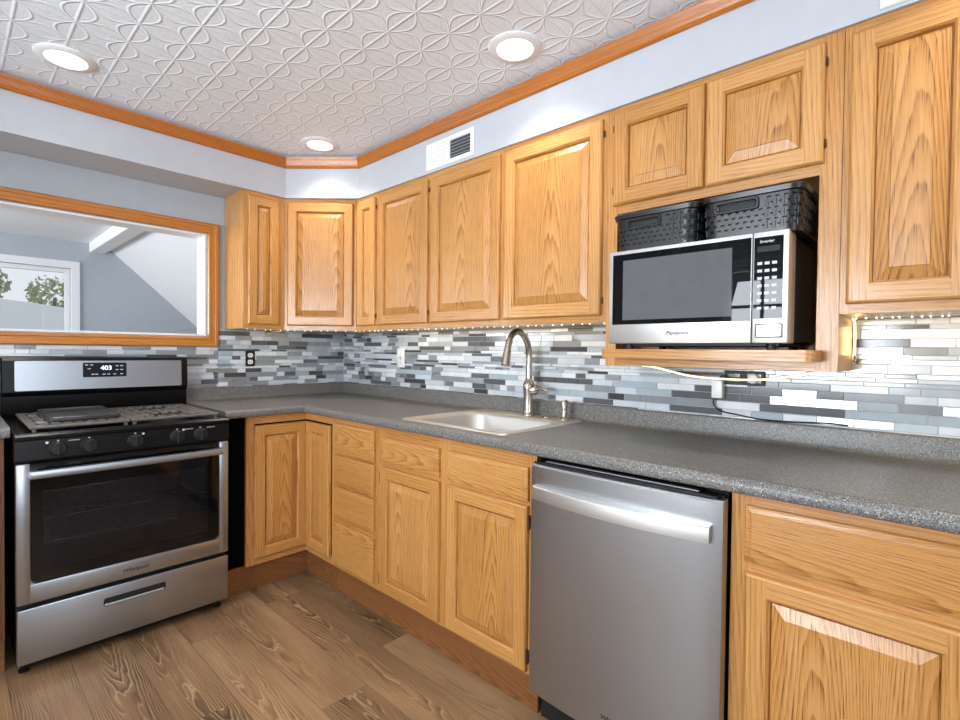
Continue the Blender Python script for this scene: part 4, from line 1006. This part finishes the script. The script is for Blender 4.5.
mb = MB(); mb.tube(smooth_path([(0.006, -0.018, 0.032), (0.008, -0.02, 0.043), (0.016, -0.016, 0.048), (0.030, -0.012, 0.046)], 5), 0.003, 8); mb.build('plug_lead', M['blackplastic'], t)
mb = MB(); pts = [(2.592, -0.028, 1.092), (2.590, -0.030, 1.070), (2.603, -0.026, 1.050), (2.622, -0.020, 1.040), (2.678, -0.016, 1.032), (2.720, -0.016, 1.026), (2.760, -0.020, 1.0238), (2.815, -0.021, 1.0238), (2.867, -0.018, 1.0258), (2.94, -0.015, 1.030), (3.000, -0.015, 1.0285)]
k = Vector((2.605, -0.0095, 1.125)); mb.tube(smooth_path([Vector(p) - k for p in pts], 6), 0.0028, 8); mb.build('power_cord', M['blackplastic'], t, ang=60)['label'] = 'thin black cord running along the counter upstand'
def led_tape(pts, label, power, z=UZ0, dots=0.045, lights=()):
    P = [Vector(p) for p in pts]; k = (P[0] + P[-1]) / 2
    t = thing('led_light_strip', label, 'led strip', k, group='warm led strips under the cabinets')
    tape = MB(); dio = MB()
    for a, c in zip(P, P[1:]):
        d = (c - a); L = d.length; d.normalize(); n = Vector((-d.y, d.x, 0)) * 0.005
        a_, c_ = a - k, c - k; up = Vector((0, 0, 0.0016))
        tape.add([a_ - n, c_ - n, c_ + n, a_ + n, a_ - n + up, c_ - n + up, c_ + n + up, a_ + n + up], [(0, 3, 2, 1), (4, 5, 6, 7), (0, 1, 5, 4), (1, 2, 6, 5), (2, 3, 7, 6), (3, 0, 4, 7)])
        m_ = max(1, int(L / dots))
        for q in range(m_):
            c0 = a_ + d * (L * (q + 0.5 + random.uniform(-0.3, 0.3)) / m_); r_ = 0.0023
            dio.lathe([(r_, 0), (r_ * 0.8, 0.0030), (r_ * 0.2, 0.0042)], c0, (0, 0, -1), 8)
    tape.build('tape', M['whitegloss'], t); dio.build('diodes', M['diode'], t)
    for loc, dr, sx, sy, pw in lights: area('led_light', Vector(loc) - k, dr, sx, sy, pw, (1.0, 0.74, 0.38), parent=t)
zt = UZ0 - 0.0022
led_tape([(0.262, -0.82, zt), (0.262, -0.58, zt), (0.58, -0.262, zt), (2.27, -0.262, zt)], 'warm led strip along the underside of the wall cabinets from the corner to the microwave', 0,
         lights=[((1.43, -0.10, zt - 0.006), (0, 0.15, -1), 1.6, 0.02, 1.1), ((0.10, -0.50, zt - 0.006), (-0.15, 0, -1), 0.02, 0.6, 0.4)])
led_tape([(3.02, -0.11, zt), (3.57, -0.11, zt)], 'warm led strip under the tall cabinet at the far right', 0, dots=0.02, lights=[((3.30, -0.10, zt - 0.006), (0, 0.15, -1), 0.55, 0.02, 0.7)])
mb = MB(); pts = [(2.34, -0.10, 1.2045), (2.39, -0.10, 1.200), (2.528, -0.10, 1.172), (2.651, -0.10, 1.1655), (2.779, -0.10, 1.170), (2.913, -0.10, 1.196), (2.94, -0.10, 1.2045)]
k = Vector((2.65, -0.10, 1.1655)); mb.tube(smooth_path([Vector(p) - k for p in pts], 7), 0.0034, 8); o = mb.build('rope_light', M['rope'], None, loc=k, ang=60); tag(o, 'glowing white light rope sagging under the microwave shelf', 'rope light')
k = Vector((3.014, -0.022, 1.24)); t = thing('rope_light', 'glowing light rope hanging down in the corner under the tall right cabinet', 'rope light', k)
mb = MB(); mb.tube(smooth_path([Vector(p) - k for p in [(3.016, -0.10, 1.366), (3.012, -0.03, 1.362), (3.013, -0.022, 1.330), (3.013, -0.020, 1.290), (3.012, -0.022, 1.252), (3.013, -0.030, 1.243)]], 7), 0.0036, 8); mb.build('glowing_tube', M['rope'], t, ang=60)
mb = MB()
lp = [(math.cos(a) * 0.012, 0, math.sin(a) * 0.010) for a in [i * 0.5 for i in range(12)]]
mb.tube(smooth_path([(0.006, -0.06, 0.002), (0.004, -0.05, 0.006)] + [(0.004, -0.040 + x, 0.004 + z) for x, _, z in lp] + [(0.004, -0.020, -0.006)] + [(0.008, -0.012 + x * 0.8, -0.004 + z * 0.8) for x, _, z in lp] + [(0.018, -0.01, 0.004)], 4), 0.0016, 6); mb.build('tied_wire', M['bronze'], t, ang=60)
a = area('led_light', Vector((3.022, -0.03, 1.30)) - k, (-1, -0.7, 0), 0.02, 0.09, 0.07, (1.0, 0.70, 0.28), parent=t)
